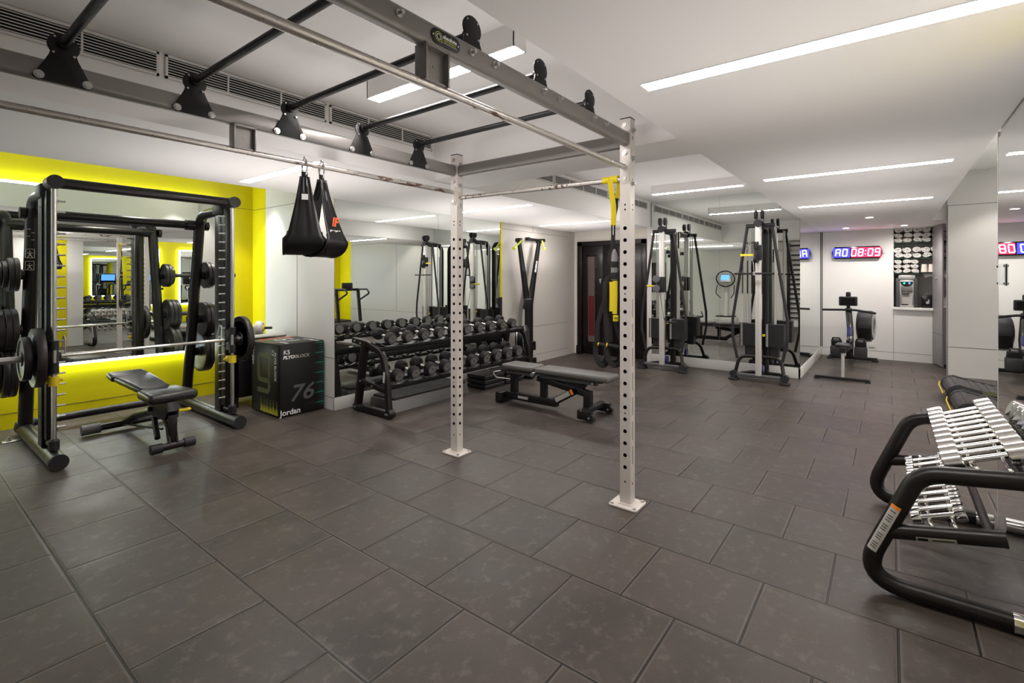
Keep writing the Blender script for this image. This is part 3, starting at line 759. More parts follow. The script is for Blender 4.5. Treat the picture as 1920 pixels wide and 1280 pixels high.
# ================================================================== suspension trainer on the cross bar
SX, SY = 2.938, 1.425
def strap(g, pts, w, th=0.003, up=(1, 0, 0)): g.bar(pts, w, th, 0, up)
tr = thing('suspension_trainer', 'yellow and black suspension trainer hanging from the rig cross bar', 'suspension trainer', (SX, SY, 2.08))
U = V((0.79, 0.61, 0)); W = V((-0.61, 0.79, 0))   # along the view / across it (towards picture left)
def S(w, z, d=0.0): return V((SX, SY, 0)) + W * w + U * d + V((0, 0, z))
def T(px, y, d=0.0): return S((1150 - px) / 288, 1.4465 - (y - 519.7) / 288, d)
g = MB()
for k in range(2):
    yy = SY + 0.045 - k * 0.056
    g.sweep([(SX, yy - 0.026, 2.080), (SX, yy + 0.026, 2.082)], circ(0.0225 + .0025 * k, 16))
g.bar([T(1143, 338, -.024), T(1145, 358, -.02), T(1150, 385, -.008), T(1151, 400), T(1150.5, 424)], 0.034, 0.005, 0, up=U)
g.done('anchor_strap', M['trx'], tr)
MB().bar([T(1160, 338, -.015), T(1159, 355, -.012), T(1157, 372, -.006)], 0.030, 0.004, 0, up=U).done('anchor_tail', M['trx'], tr)
MB().bar([T(1156, 372, 0), T(1156, 388, .002), T(1153, 405, .004)], 0.022, 0.004, 0, up=U).done('anchor_tail_end', M['straplack'], tr)
for px in (1147.5, 1152.5): MB().bar([T(px, 422), T(px, 444)], 0.009, 0.006, 0, up=U).done('sling_cord', M['straplack'], tr)
MB().bar([T(1150, 440), T(1149.5, 452), T(1151, 462)], 0.026, 0.010, 0, up=U).done('sling_cord', M['straplack'], tr)
MB().bar(fillet([T(1150, 455), T(1147, 466), T(1143, 474), T(1142, 488), T(1144, 494)], .02), 0.018, 0.008, 0, up=U).done('sling_loop', M['straplack'], tr)
MB().bar(fillet([T(1151, 458), T(1155, 468), T(1158, 478)], .02), 0.018, 0.008, 0, up=U).done('sling_loop', M['straplack'], tr)
MB().prism([(-.019, -.20), (.019, -.20), (.020, -.06), (.018, -.03), (.006, .0), (-.006, .0), (-.018, -.03), (-.020, -.06)], T(1152, 467), W, (0, 0, 1), U * 0.022, 0.004).done('stabiliser_loop', M['strapgray'], tr)
for y0, y1 in ((490, 501), (510.5, 523)):
    MB().box(T(1152.5, (y0 + y1) / 2), (0.032, 0.046, (y1 - y0) / 288), 0.003, rot=(0, 0, HEAD)).done('black_band', M['straplack'], tr)
for p0, p1, w in (((1145.5, 528), (1145.2, 583), .022), ((1152.5, 526), (1151.5, 588), .026)):
    MB().bar([T(*p0, -.018), T(p0[0], (p0[1] + p1[1]) / 2, -.022), T(*p1, -.018)], w * 1.1, .006, 0, up=U).done('adjustment_tab', M['trx'], tr)
tb = MB().box(T(1153.5, 596, -.018), (0.010, 0.033, .040), 0.002, rot=(0, 0, HEAD)).done('pull_tab', M['trx'], tr)
text('tab_mark', 'TRX', 0.013, T(1153.5, 596, -.0235), -W, (0, 0, 1), M['straplack'], tb, bold=.0006)
for pts, w in (([(1147, 516, 0), (1139, 521, 0), (1134.5, 532, 0), (1133.5, 562, 0), (1127, 585, .01), (1121.5, 606, .01), (1121, 646, .02)], .026),
               ([(1146, 524, .02), (1137, 536, .02), (1136, 560, .02), (1138, 600, .02), (1140, 643, .02)], .030),
               ([(1153, 600, 0), (1156, 615, -.005), (1161, 632, -.01), (1166, 649, -.015)], .022),
               ([(1141, 530, .03), (1142, 580, .03), (1146, 642, .03)], .040)):
    MB().bar(fillet([T(*p) for p in pts], .03), w, .004, 0, up=U).done('main_strap', M['straplack'], tr)
for a, b, f in (((1122, 645, .03), (1139, 650, .02), .135), ((1136, 646, -.01), (1166, 652, -.03), .120)):
    A, B = T(*a), T(*b); d = (B - A).normalized(); Lh = (B - A).length
    h = MB().tube([A, B], 0.0145, 14).done('grip', M['rubber'], tr)
    for P_ in (A + d * .004, B - d * .004): MB().tube([P_ - d * .004, P_ + d * .004], 0.0158, 14).done('grip_ring', M['yplastic'], h)
    e = MB(); pts = []
    for k in range(19):
        an = PI * k / 18; cc = (A + B) / 2; r = max(Lh / 2, .045)
        pts.append(cc - d * (r * math.cos(an)) + V((0, 0, -f * math.sin(an) ** 0.7)))
    e.bar(pts, 0.030, 0.006, 0.002, up=U); e.done('foot_cradle', M['straplack'], h)
    e = MB(); e.bar([p_ + U * 0.05 + V((0, 0, .01)) for p_ in pts[2:-2]], 0.026, 0.005, 0, up=U); e.done('cradle_loop', M['straplack'], h)

# ================================================================== smith machine
sm = thing('smith_machine', 'black smith machine with plate horns in front of the yellow mirror wall', 'smith machine', (1.5, 5.6, 0))
XL, XR_ = 0.852, 2.145; YF0, YFB = 4.93, 6.36; YC, YRD = 5.34, 5.085
ZB = 0.835
for X, s in ((XL, 1), (XR_, -1)):
    f = MB().tube([(X, YF0, 0.062), (X, YFB, 0.062)], 0.058, 20).done('foot_tube', M['bronze'], sm)
    for y_ in (YF0 - .012, YFB - .03): MB().cyl((X, y_, .062), (X, y_ + .042, .062), .0605, 24).done('end_cap', M['plastic'], f)
    e = MB(); e.b2((X - s * 0.16, 6.10, 0), (X - s * .04, 6.18, 0.008), 0.002); e.cyl((X - s * .12, 6.14, 0.008), (X - s * .12, 6.14, .022), .018, 10); e.cyl((X - s * .12, 6.14, .02), (X - s * .12, 6.14, .04), .010, 8)
    e.done('floor_anchor', M['steel'], f)
    # front column: two flat cheeks with a dark channel between them
    g = MB(); g.b2((X - 0.036, YC - 0.07, 0.10), (X + 0.036, YC + 0.07, 2.14), 0.012); c = g.done('column', M['bronze'], sm)
    g = MB(); g.b2((X - s * 0.042, YC - 0.075, 0.11), (X - s * 0.034, YC + 0.065, 2.13), 0.002)
    for z in (0.35, 1.2, 2.0): g.cyl((X - s * .042, YC - .04, z), (X - s * .047, YC - .04, z), .006, 8)
    g.done('side_cheek', M['plastic'], c)
    g = MB(); zz = 0.27
    while zz < 2.09:
        g.cyl((X + s * 0.030, YRD + 0.10, zz), (X + s * 0.085, YRD + 0.10, zz), 0.0075, 10); g.cyl((X + s * .030, YRD + .10, zz), (X + s * .045, YRD + .10, zz), 0.012, 10); zz += 0.0845
    g.done('safety_pegs', M['steel'], c)
    g = MB(); g.b2((X - .03, YRD + 0.085, 0.18), (X + .03, YC - 0.06, 2.12), 0.004); g.done('peg_rail', M['black'], c)
    g = MB().tube([(X, YRD, 0.12), (X, YRD, 2.17)], 0.0165, 18).done('guide_rod', M['steel'], sm)
    MB().lathe([(0.026, 0), (0.034, 0.005), (0.034, 0.075), (0.022, 0.09)], (X, YRD, 0.118), (0, 0, 1), 18).cyl((X, YRD + .05, .15), (X, YRD + .16, .15), .024, 14).done('rod_socket', M['plastic'], g)
    # rear leg, leaning and curling over to the column head
    pts = fillet([(X, 6.24, 0.09), (X, 5.93, 1.70), (X, 5.86, 2.11), (X, YC + 0.03, 2.115)], [0.3, 0.22], 10)
    rl = MB().tube(pts, 0.051, 18).done('rear_leg', M['bronze'], sm)
    g = MB().lathe([(0.062, 0), (0.066, 0.01), (0.066, .05), (0.06, .06)], (X, 6.26, .075), (0, 0, 1), 18).done('leg_socket', M['plastic'], rl)
    for hz, hy in ((1.47, 5.975), (0.985, 6.065), (0.62, 6.135)):
        g = MB().cyl((X - s * .03, hy, hz), (X - s * 0.40, hy, hz), 0.024, 16).cyl((X - s * .045, hy, hz), (X - s * .075, hy, hz), 0.045, 18)
        g.done('plate_horn', M['black'], rl)
    # stopper and carriage
    g = MB().cyl((X, YRD, ZB + .055), (X, YRD, ZB + .125), 0.031, 18).cyl((X, YRD, ZB - .125), (X, YRD, ZB - 0.045), 0.031, 18).b2((X - .03, YRD + .005, ZB - .10), (X + .03, YRD + .08, ZB + .10), .008)
    g.cyl((X - s * .10, YRD + .055, ZB), (X + s * .05, YRD + .055, ZB), .024, 14)
    car = g.done('carriage', M['plastic'], sm)
    g = MB().bar(fillet([(X + s * .075, YRD + .06, ZB + .0), (X + s * .075, YRD + .06, ZB + .13), (X + s * .075, YRD + .11, ZB + .15), (X + s * .075, YRD + .13, ZB + .06)], .02), .018, .008, .002, up=(1, 0, 0))
    g.done('safety_hook', M['steel'], car)
    g = MB().cyl((X, YRD, 0.615), (X, YRD, 0.685), 0.034, 20).b2((X - .03, YRD + .01, .62), (X + .03, YRD + .095, .68), .008).cyl((X + s * .03, YRD + .05, .65), (X + s * .06, YRD + .05, .65), .012, 8)
    g.done('bar_stopper', M['yplastic'], sm)
    # head block
    g = MB().b2((X - .06, YC - .10, 2.07), (X + .05, YC + .08, 2.185), .02).cyl((X, YRD - .062, 2.175), (X, YRD + .09, 2.175), .052, 20)
    g.done('head_block', M['plastic'], sm)
g = MB().tube([(XL, YRD + .01, 2.175), (XR_, YRD + .01, 2.175)], 0.042, 18); g.done('top_crossbar', M['bronze'], sm)
g = MB().tube([(XL, 5.885, 2.0), (XR_, 5.885, 2.0)], 0.042, 18)
for X, s in ((XL, 1), (XR_, -1)): g.cyl((X + s * .05, 5.885, 2.0), (X + s * .13, 5.885, 2.0), .054, 18); g.cyl((X - s * .05, 5.885, 2.0), (X - s * .085, 5.885, 2.0), .05, 18)
g.done('rear_crossbar', M['bronze'], sm)
MB().tube([(XL, 6.30, .105), (XR_, 6.30, .105)], 0.036, 16).done('rear_crossbar', M['bronze'], sm)
g = MB().tube([(0.30, YRD + .055, ZB), (2.70, YRD + .055, ZB)], 0.0145, 16); bb = g.done('barbell', M['chrome'], sm)
for a, b in ((0.30, 0.80), (2.20, 2.70)): MB().cyl((a, YRD + .055, ZB), (b, YRD + .055, ZB), .0245, 18).done('bar_sleeve', M['steel'], bb)
for a, b in ((0.795, 0.80), (2.20, 2.215)): MB().cyl((a, YRD + .055, ZB), (b, YRD + .055, ZB), .036, 18).done('sleeve_collar', M['steel'], bb)
# instruction panel on the left rear leg
def leg_c(z): k = (z - .09) / 1.61; return V((XL, 6.24 - .31 * k, z))
g = MB(); dn = V((-.35, -.94, 0)).normalized(); tn = V((.94, -.35, 0))
for z0, z1, w in ((1.51, 1.585, .056), (1.615, 1.69, .056)):
    a = leg_c((z0 + z1) / 2) + dn * 0.0515; hh = (z1 - z0) / 2
    for du, dz, lw, lh in ((0, hh, w, .004), (0, -hh, w, .004), (-w / 2, 0, .004, 2 * hh), (w / 2, 0, .004, 2 * hh)):
        g.prism(rrect(lw, lh), a + tn * du + V((0, -dz * .19, dz)), tn, (0, -.19, 1), dn * .002)
    g.ball(a + V((0, 0, .018)), .006, n=8); g.prism(rrect(.010, .028), a + V((0, 0, -.004)), tn, (0, 0, 1), dn * .002); g.prism(rrect(.036, .006), a + V((0, 0, .004)), tn, (0, 0, 1), dn * .002)
    for s in (-1, 1): g.prism([(0, 0), (.006, 0), (.018, -.022), (.012, -.022)] if s > 0 else [(0, 0), (-.006, 0), (-.018, -.022), (-.012, -.022)], a + V((0, 0, -.012)), tn, (0, 0, 1), dn * .002)
for k in range(4): g.prism(rrect(.022, .004 if k else .008), leg_c(1.86 - .03 * k) + dn * .0515 + tn * (.014 if k % 2 else -.014), tn, (0, 0, 1), dn * .002)
g.done('instruction_panel', M['sticker'], sm)

# ------------------------------------------------------------------ weight plates
def plate_mesh(r, th, holes=False, grip=True):
    g = MB()
    if not holes:
        prof = [(0.026, -th * .5), (0.05, -th * .5), (0.055, -th * .32), (r * .80, -th * .30), (r * .86, -th * .5), (r - .004, -th * .5), (r, -th * .38),
                (r, th * .38), (r - .004, th * .5), (r * .86, th * .5), (r * .80, th * .30), (0.055, th * .32), (0.05, th * .5), (0.026, th * .5)]
        g.lathe(prof + [prof[0]], (0, 0, 0), (1, 0, 0), 40)
    else:
        # hub, rim and three spokes with open grips between
        g.lathe([(0.026, -th * .5), (.062, -th * .5), (.068, -th * .3), (.068, th * .3), (.062, th * .5), (0.026, th * .5), (0.026, -th * .5)], (0, 0, 0), (1, 0, 0), 36)
        g.lathe([(r * .80, -th * .36), (r * .84, -th * .5), (r - .004, -th * .5), (r, -th * .38), (r, th * .38), (r - .004, th * .5), (r * .84, th * .5), (r * .80, th * .36), (r * .80, -th * .36)], (0, 0, 0), (1, 0, 0), 44)
        for k in range(3):
            a0 = 2 * PI * k / 3 + PI / 2 + .3; poly = []
            for q in range(9): a = a0 - .46 + .92 * q / 8; poly.append((r * .82 * math.cos(a), r * .82 * math.sin(a)))
            for q in range(9): a = a0 + .60 - 1.2 * q / 8; poly.append((.060 * math.cos(a), .060 * math.sin(a)))
            g.prism(poly, (0, 0, 0), (0, 1, 0), (0, 0, 1), (th * .62, 0, 0), .003)
    return g
PLATES = {}
def plate(x, y, z, r, th, label, group, holes=False, rot=0.0):
    key = (r, th, holes)
    if key not in PLATES: PLATES[key] = plate_mesh(r, th, holes).mesh('weight_plate', [M['iron']], None, 40)
    o = bpy.data.objects.new('weight_plate', PLATES[key]); COL.objects.link(o); o.location = (x, y, z); o.rotation_euler = (rot, 0, 0)
    return tag(o, label, 'weight plate', group)
G1 = 'plates stored on the left horns of the smith machine'; G2 = 'plates stored on the right horns of the smith machine'
def stack(side, hy, hz, rs, where, grp):
    X, s = (XL, 1) if side < 0 else (XR_, -1); x = X - s * .080
    for i, (r, th) in enumerate(rs):
        x -= s * th / 2
        plate(x, hy, hz, r, th - .001, 'dark iron weight plate, %s out from the frame on %s' % (ORD[i], where), grp, rot=.3 * i)
        x -= s * th / 2
        x -= s * .002
stack(-1, 5.975, 1.47, ((.145, .034), (.145, .034), (.115, .032), (.105, .03)), 'the top left storage horn', G1)
stack(-1, 6.065, .985, ((.185, .04), (.185, .04), (.18, .04)), 'the middle left storage horn', G1)
stack(-1, 6.135, .62, ((.225, .046), (.225, .046), (.185, .04)), 'the bottom left storage horn', G1)
stack(1, 5.975, 1.47, ((.145, .034), (.145, .034), (.115, .03)), 'the top right storage horn', G2)
stack(1, 6.065, .985, ((.185, .04), (.185, .04), (.18, .04)), 'the middle right storage horn', G2)
stack(1, 6.135, .62, ((.225, .046), (.225, .046)), 'the bottom right storage horn', G2)
yb = YRD + .055; G3 = 'plates loaded on the smith machine bar'
plate(.765, yb, ZB, .225, .055, 'large iron plate on the left sleeve of the smith bar, against the guide rod', G3)
plate(.700, yb, ZB, .165, .050, 'smaller iron plate outside the large one on the left sleeve of the smith bar', G3)
plate(2.255, yb, ZB, .225, .050, 'large iron plate with open grips on the right sleeve of the smith bar', G3, True)

# ================================================================== incline bench in the smith machine
b1 = thing('incline_bench', 'black adjustable bench inside the smith machine with a yellow lever', 'weight bench', (1.52, 5.2, 0))
BX = 1.53
g = MB().tube([(1.385, 4.735, .048), (1.675, 4.735, .048)], .030, 16); ft = g.done('front_foot', M['bronze'], b1)
for x_ in (1.372, 1.61): MB().cyl((x_, 4.735, .048), (x_ + .078, 4.735, .048), .040, 18).done('foot_sleeve', M['plastic'], ft)
g = MB().tube([(1.17, 5.80, .055), (1.90, 5.80, .055)], .030, 16); rf = g.done('rear_foot', M['bronze'], b1)
for x_ in (1.155, 1.775): MB().cyl((x_, 5.80, .055), (x_ + .135, 5.80, .055), .045, 18).done('foot_sleeve', M['plastic2'], rf)
g = MB().tube(fillet([(BX - .06, 5.80, .06), (BX - .02, 5.55, .17), (BX, 5.25, .245), (BX, 4.98, .27)], .12), .034, 16)
g.tube([(BX - .06, 5.80, .05), (BX + .02, 5.05, .12)], .012, 10); g.done('spine', M['bronze'], b1)
g = MB()
for s in (-1, 1): g.bar([(BX + s * .028, 4.735, .06), (BX + s * .028, 4.78, .20), (BX + s * .028, 4.88, .30)], .016, .05, .004, up=(0, 1, 0))
g.b2((BX - .03, 4.73, .06), (BX + .03, 4.76, .30), .006); g.done('front_leg', M['bronze'], b1)
g = MB().prism([(-.18, .02), (.16, .0), (.22, .10), (.16, .16), (-.22, .17), (-.26, .10)], (BX, 4.98, .235), (0, 1, 0), (0, 0, 1), (.09, 0, 0), .01)
g.tube([(BX - .03, 5.08, .22), (BX - .06, 4.90, .09)], .022, 12).tube([(BX - .07, 5.1, .30), (BX + .07, 5.1, .30)], .02, 12); g.done('pivot_housing', M['black'], b1)
g = MB().box((BX + .10, 4.79, .315), (.10, .045, .022), .009); g.done('adjust_lever', M['yplastic'], b1)
def cushion(g, c, sx, sy, sz, rot, taper=1.0, dome=.012):
    bm = bmesh.new(); bmesh.ops.create_grid(bm, x_segments=8, y_segments=8, size=.5)
    bm.free(); n = 10; vs = []; fs = []
    R = Euler(rot).to_matrix() if not isinstance(rot, Matrix) else rot
    bmx = bmesh.new(); bmesh.ops.create_cube(bmx, size=1)
    for v in bmx.verts:
        w = 1.0 if v.co.y > 0 else taper
        v.co = V((v.co.x * sx * w, v.co.y * sy, v.co.z * sz))
    bmesh.ops.bevel(bmx, geom=list(bmx.edges), offset=sz * .42, segments=4, profile=.5, affect='EDGES')
    g.bmadd(bmx, Matrix.Translation(V(c)) @ R.to_4x4())
g = MB(); cushion(g, (BX, 5.47, .470), .30, .62, .062, (.05, 0, 0), 0.78); bk = g.done('back_pad', M['vinyl'], b1)
g = MB(); cushion(g, (BX - .015, 5.865, .497), .30, .18, .062, (.10, 0, 0)); g.done('head_pad', M['vinyl'], b1)
g = MB(); g.box((BX - .0, 5.45, .428), (.16, .60, .022), .004, rot=(.05, 0, 0)); g.done('pad_frame', M['black'], b1)
g = MB(); cushion(g, (BX + .02, 4.965, .435), .31, .42, .085, (-.03, 0, 0), 1.18); g.done('seat_pad', M['vinyl'], b1)

# ================================================================== jump box
bx = thing('jump_box', 'black soft jump box printed 76 cm beside the grey pier', 'jump box', (2.79, 5.25, 0))
BX0, BX1, BY0, BY1, BH = 2.536, 3.046, 4.945, 5.555, .758
g = MB().b2((BX0, BY0, 0.002), (BX1, BY1, BH), .018, 3); bo = g.done('box_body', M['boxvinyl'], bx)
yf = BY0 - .001; xf = BX0 - .001
text('size_print', '76', .235, (2.775, yf, .225), (1, 0, 0), (0, 0, 1), M['printgray'], bo, shear=.25, bold=.004, sx=1.15)
text('unit_print', 'cm', .085, (2.865, yf, .100), (1, 0, 0), (0, 0, 1), M['plastic'], bo, shear=.1, sx=1.2)
text('name_print', 'Jordan', .082, (2.655, yf, .046), (1, 0, 0), (0, 0, 1), M['printwhite'], bo, bold=.0015, sx=1.02)
text('product_print', 'PLYO', .046, (2.637, yf, .615), (1, 0, 0), (0, 0, 1), M['printwhite'], bo, shear=.2, bold=.002, sx=1.1)
text('product_print', 'BLOCK', .046, (2.785, yf, .615), (1, 0, 0), (0, 0, 1), M['sticker'], bo, shear=.2, sx=1.1)
text('logo_print', 'K5', .062, (2.615, yf, .668), (1, 0, 0), (0, 0, 1), M['printwhite'], bo, bold=.001)
g = MB()
k = 0; z = .735
while z > .05:
    L_ = .115 if k % 4 == 0 else .065; th = .020 if k % 4 == 0 else .007
    g.prism([(0, -th / 2), (0, th / 2), (-L_ * .45, th / 2), (-L_, 0)], (BX1 - .010, yf, z), (1, 0, 0), (0, 0, 1), (0, .0008, 0)); z -= .0270; k += 1
g.done('ruler_print', M['green'], bo)
g = MB(); sw = .050
lp = fillet([(xf, 5.27, .622), (xf, 5.155, .622), (xf, 5.155, .360), (xf, 5.385, .360), (xf, 5.385, .622), (xf, 5.27, .622)], .05, 5)
g.bar(lp, sw, .0008, 0, up=(1, 0, 0)); g.bar(fillet([(xf, 5.155, .40), (xf, 5.155, .247), (xf, 5.40, .247)], .05, 5), sw, .0008, 0, up=(1, 0, 0))
g.done('size_print', M['printolive'], bo)
text('product_print', 'PLYO BLOCK', .05, (xf, 5.025, .52), (0, 0, -1), (0, -1, 0), M['printwhite'], bo, bold=.001)
text('logo_print', 'K5', .055, (xf, 5.075, .66), (0, 0, -1), (0, -1, 0), M['printwhite'], bo)
text('name_print', 'Jordan', .075, (xf, 5.50, .60), (0, 0, -1), (0, -1, 0), M['printwhite'], bo)
g = MB(); y = 4.975; k = 0
while y < 5.34:
    h = .145 if k % 7 == 2 else .055 + .03 * random.random(); g.prism([(-.0045 if k % 7 == 2 else -.003, 0), (.0045 if k % 7 == 2 else .003, 0), (.001, h)], (xf, y, .022 + .006 * random.random()), (0, 1, 0), (0, 0, 1), (.0008, 0, 0)); y += .0095; k += 1
g.done('ruler_print', M['printyellow'], bo)
zt = BH + .0008
text('size_print', '51', .27, (2.77, 5.24, zt), (0, -1, 0), (1, 0, 0), M['sticker'], bo, sx=1.2)
text('name_print', 'Jordan', .07, (2.64, 5.05, zt), (0, -1, 0), (1, 0, 0), M['printwhite'], bo); text('product_print', 'PLYO BLOCK', .05, (2.955, 5.07, zt), (0, -1, 0), (1, 0, 0), M['printwhite'], bo)
g = MB()
for i in range(16): g.prism(rrect(.10 if i % 4 == 0 else .06, .016 if i % 4 == 0 else .007), (BX0 + .08 + .025 * i, 5.50, zt - .0004), (0, 1, 0), (1, 0, 0), (0, 0, .0008))
g.done('ruler_print', M['redorange'], bo)

# black storage bench behind the box with a grey and yellow grip on it
sb = thing('storage_bench', 'low black padded bench between the jump box and the yellow wall', 'bench', (2.75, 6.0, 0))
MB().b2((2.42, 5.72, .70), (2.93, 6.12, .76), .015).done('top_pad', M['rubber'], sb)
for x in (2.47, 2.88):
    for y in (5.77, 6.07): MB().b2((x - .02, y - .02, 0), (x + .02, y + .02, .70)).done('leg', M['black'], sb)
MB().b2((2.44, 5.75, .10), (2.91, 6.10, .69), .01).done('body', M['black'], sb)
gr = thing('exercise_wheel', 'grey and yellow exercise wheel lying on the black bench behind the jump box', 'exercise wheel', (2.80, 5.93, .76))
c_ = V((2.80, 5.93, .845))
MB().lathe([(.035, -.03), (.06, -.045), (.082, -.03), (.085, 0), (.082, .03), (.06, .045), (.035, .03), (.035, -.03)], c_, (.8, -.6, 0.0), 28).done('wheel', M['palegray'], gr)
MB().lathe([(.02, -.055), (.05, -.06), (.05, -.05), (.036, .05), (.02, .06), (.02, -.055)], c_, (.8, -.6, 0), 24).done('hub', M['yplastic'], gr)
MB().cyl(c_ - V((.8, -.6, 0)) * .14, c_ + V((.8, -.6, 0)) * .14, .015, 14).done('handle', M['rubber'], gr)
# ================================================================== rubber dumbbell rack
rk = thing('dumbbell_rack', 'black two-tier rack of rubber dumbbells against the left mirror', 'dumbbell rack', (4.5, 4.3, 0))
RX0, RX1 = 3.225, 5.72
for X in (RX0, RX1):
    g = MB(); ins = 1 if X == RX0 else -1
    pts = fillet([(X, 4.06, .07), (X, 4.10, .44), (X, 4.17, .66), (X, 4.40, .735), (X, 4.66, .760)], [.3, .13, .2], 8)
    g.bar(pts, .060, .055, .008, up=(1, 0, 0))
    g.bar([(X, 4.585, .07), (X, 4.46, .735)], .060, .075, .008, up=(1, 0, 0))
    g.bar([(X, 4.53, .34), (X, 4.10, .275)], .055, .055, .006, up=(1, 0, 0))
    fr = g.done('end_frame', M['bronze'], rk)
    e = MB().b2((X - .034, 4.02, .006), (X + .034, 4.64, .075), .008).cyl((X - .036, 4.045, .05), (X + .036, 4.045, .05), .045, 20); e.done('foot', M['black'], fr)
    e = MB()
    for y, z in ((4.60, .757), (4.50, .742), (4.50, .335), (4.30, .305), (4.045, .05), (4.075, .05), (4.60, .045)): e.cyl((X - .031, y, z), (X - .042, y, z), .010, 10)
    e.done('bolts', M['steel'], fr)
    if X == RX0: MB().box((X - .031, 4.105, .42), (.002, .03, .11), rot=(.1, 0, 0)).done('rating_label', M['sticker'], fr)
def tier(y0, z0, tilt, name):
    g = MB(); R = Matrix.Rotation(tilt, 3, 'X')
    for dy in (0.055, 0.215):
        g.box(V((4.47, y0, z0)) + R @ V((0, dy, -.018)), (RX1 - RX0, .045, .030), .004, rot=R)
    g.box(V((4.47, y0, z0)) + R @ V((0, .015, -.012)), (RX1 - RX0, .012, .045), .003, rot=R)
    p = g.done(name, M['black'], rk)
    for k in range(10):
        x = 3.345 + .2335 * k
        for dy in (.045, .215):
            pts = [V((x + .1 * q, 0, .022 * q * q * 1.3)) for q in (-1, -.6, -.2, .2, .6, 1)]
            MB().bar([V((0, y0, z0)) + R @ (V((0, dy, 0)) + q_) for q_ in pts], .055, .006, 0, up=R @ V((0, 0, 1))).done('saddle', M['plastic2'], p)
TU = math.radians(9); TLW = math.radians(11)
tier(4.155, .705, TU, 'upper_tray'); tier(4.055, .318, TLW, 'lower_tray')
MB().b2((RX0, 4.50, .55), (RX1, 4.53, .62), .004).done('rear_brace', M['black'], rk)
def dumbbell(label, grp, r, num):
    t = thing('dumbbell', label, 'dumbbell', (0, 0, 0), 0, grp)
    hl = .075 + (r - .06) * 1.2; hg = .066
    for s in (-1, 1):
        g = MB().lathe([(.018, s * hg), (r * .80, s * hg), (r * .97, s * (hg + .010)), (r, s * (hg + .018)), (r, s * (hg + hl - .012)), (r * .95, s * (hg + hl - .002)), (r * .84, s * (hg + hl)), (r * .82, s * (hg + hl - .003))], (0, 0, 0), (0, 1, 0), 32)
        h = g.done('head', M['rubber'], t)
        d = s * (hg + hl + .0004)
        e = MB().cyl((0, d - s * .004, 0), (0, d, 0), r * .825, 32); e.done('face_disc', M['rubberhead'], h)
        if s < 0:
            text('weight_number', num, r * .42, (0, d - .0004, 0), (1, 0, 0), (0, 0, 1), M['hole'], h, extrude=.0003, bold=.001)
            e = MB()
            for a0 in (20, 200):
                pts = [(r * .66 * math.cos(math.radians(a0 + 14 * k)), d - .0005, r * .66 * math.sin(math.radians(a0 + 14 * k))) for k in range(11)]
                e.sweep(pts, rrect(r * .09, .0006), up=(0, 1, 0))
            e.done('ring_lettering', M['plastic'], h)
    MB().tube([(0, -hg - .005, 0), (0, hg + .005, 0)], .0165, 14).done('handle', M['chrome'], t)
    return t, hg + hl
wn = [['12', '12', '14', '14', '16', '16', '18', '18', '20', '20'], ['22', '22', '24', '24', '26', '26', '28', '28', '30', '30']]
for row, (y0, z0, tl, nm, grp) in enumerate(((4.150, .800, TU, 'upper', 'rubber dumbbells on the upper tier'), (4.045, .412, TLW, 'lower', 'rubber dumbbells on the lower tier'))):
    for k in range(10):
        num = wn[row][k]; r = (.0625 + .0010 * (k // 2)) if row == 0 else (.070 + .0012 * (k // 2)); x = 3.345 + .2335 * k
        if row == 1 and k < 2: r = .067
        lab = 'round black rubber dumbbell, %s from the camera end of the %s rack tier' % (ORD[k], nm)
        if k % 2 == 0: pr_, fl = dumbbell(lab, grp, r, num); o = pr_
        else: o = dup(pr_, (0, 0, 0), None, lab)
        zb = z0 - .066 + r
        o.location = V((x, y0, zb)) + Matrix.Rotation(tl, 3, 'X') @ V((0, fl, 0)); o.rotation_euler = (tl, random.uniform(-.25, .25), 0)

# steps stored below the rack
st = thing('step_platform', 'long low black exercise step with a silver sloping side below the dumbbell rack', 'step platform', (3.95, 4.3, 0))
MB().b2((3.40, 4.20, .125), (4.52, 4.56, .150), .008).done('deck', M['rubber'], st)
MB().prism([(-.21, 0), (.21, 0), (.175, .125), (-.175, .125)], (3.96, 4.38, .002), (0, 1, 0), (0, 0, 1), (1.18, 0, 0), .006).done('base', M['stepgrey'], st)
for s_i, (x0, x1, lab) in enumerate(((4.78, 5.18, 'nearer'), (5.22, 5.62, 'farther'))):
    for k in range(3):
        o = MB().b2((x0, 4.10, .004 + .062 * k), (x1, 4.42, .058 + .062 * k), .010)
        t = thing('aerobic_step', 'black aerobic step, %s of the %s stack below the dumbbell rack' % (('bottom', 'middle', 'top')[k], lab), 'aerobic step', ((x0 + x1) / 2, 4.26, .004 + .062 * k), 0, 'black steps stacked below the dumbbell rack')
        o.done('block', M['rubber'], t); MB().b2((x0 + .004, 4.098, .046 + .062 * k), (x1 - .004, 4.104, .054 + .062 * k), .001).done('edge_strip', M['plastic2'], t)

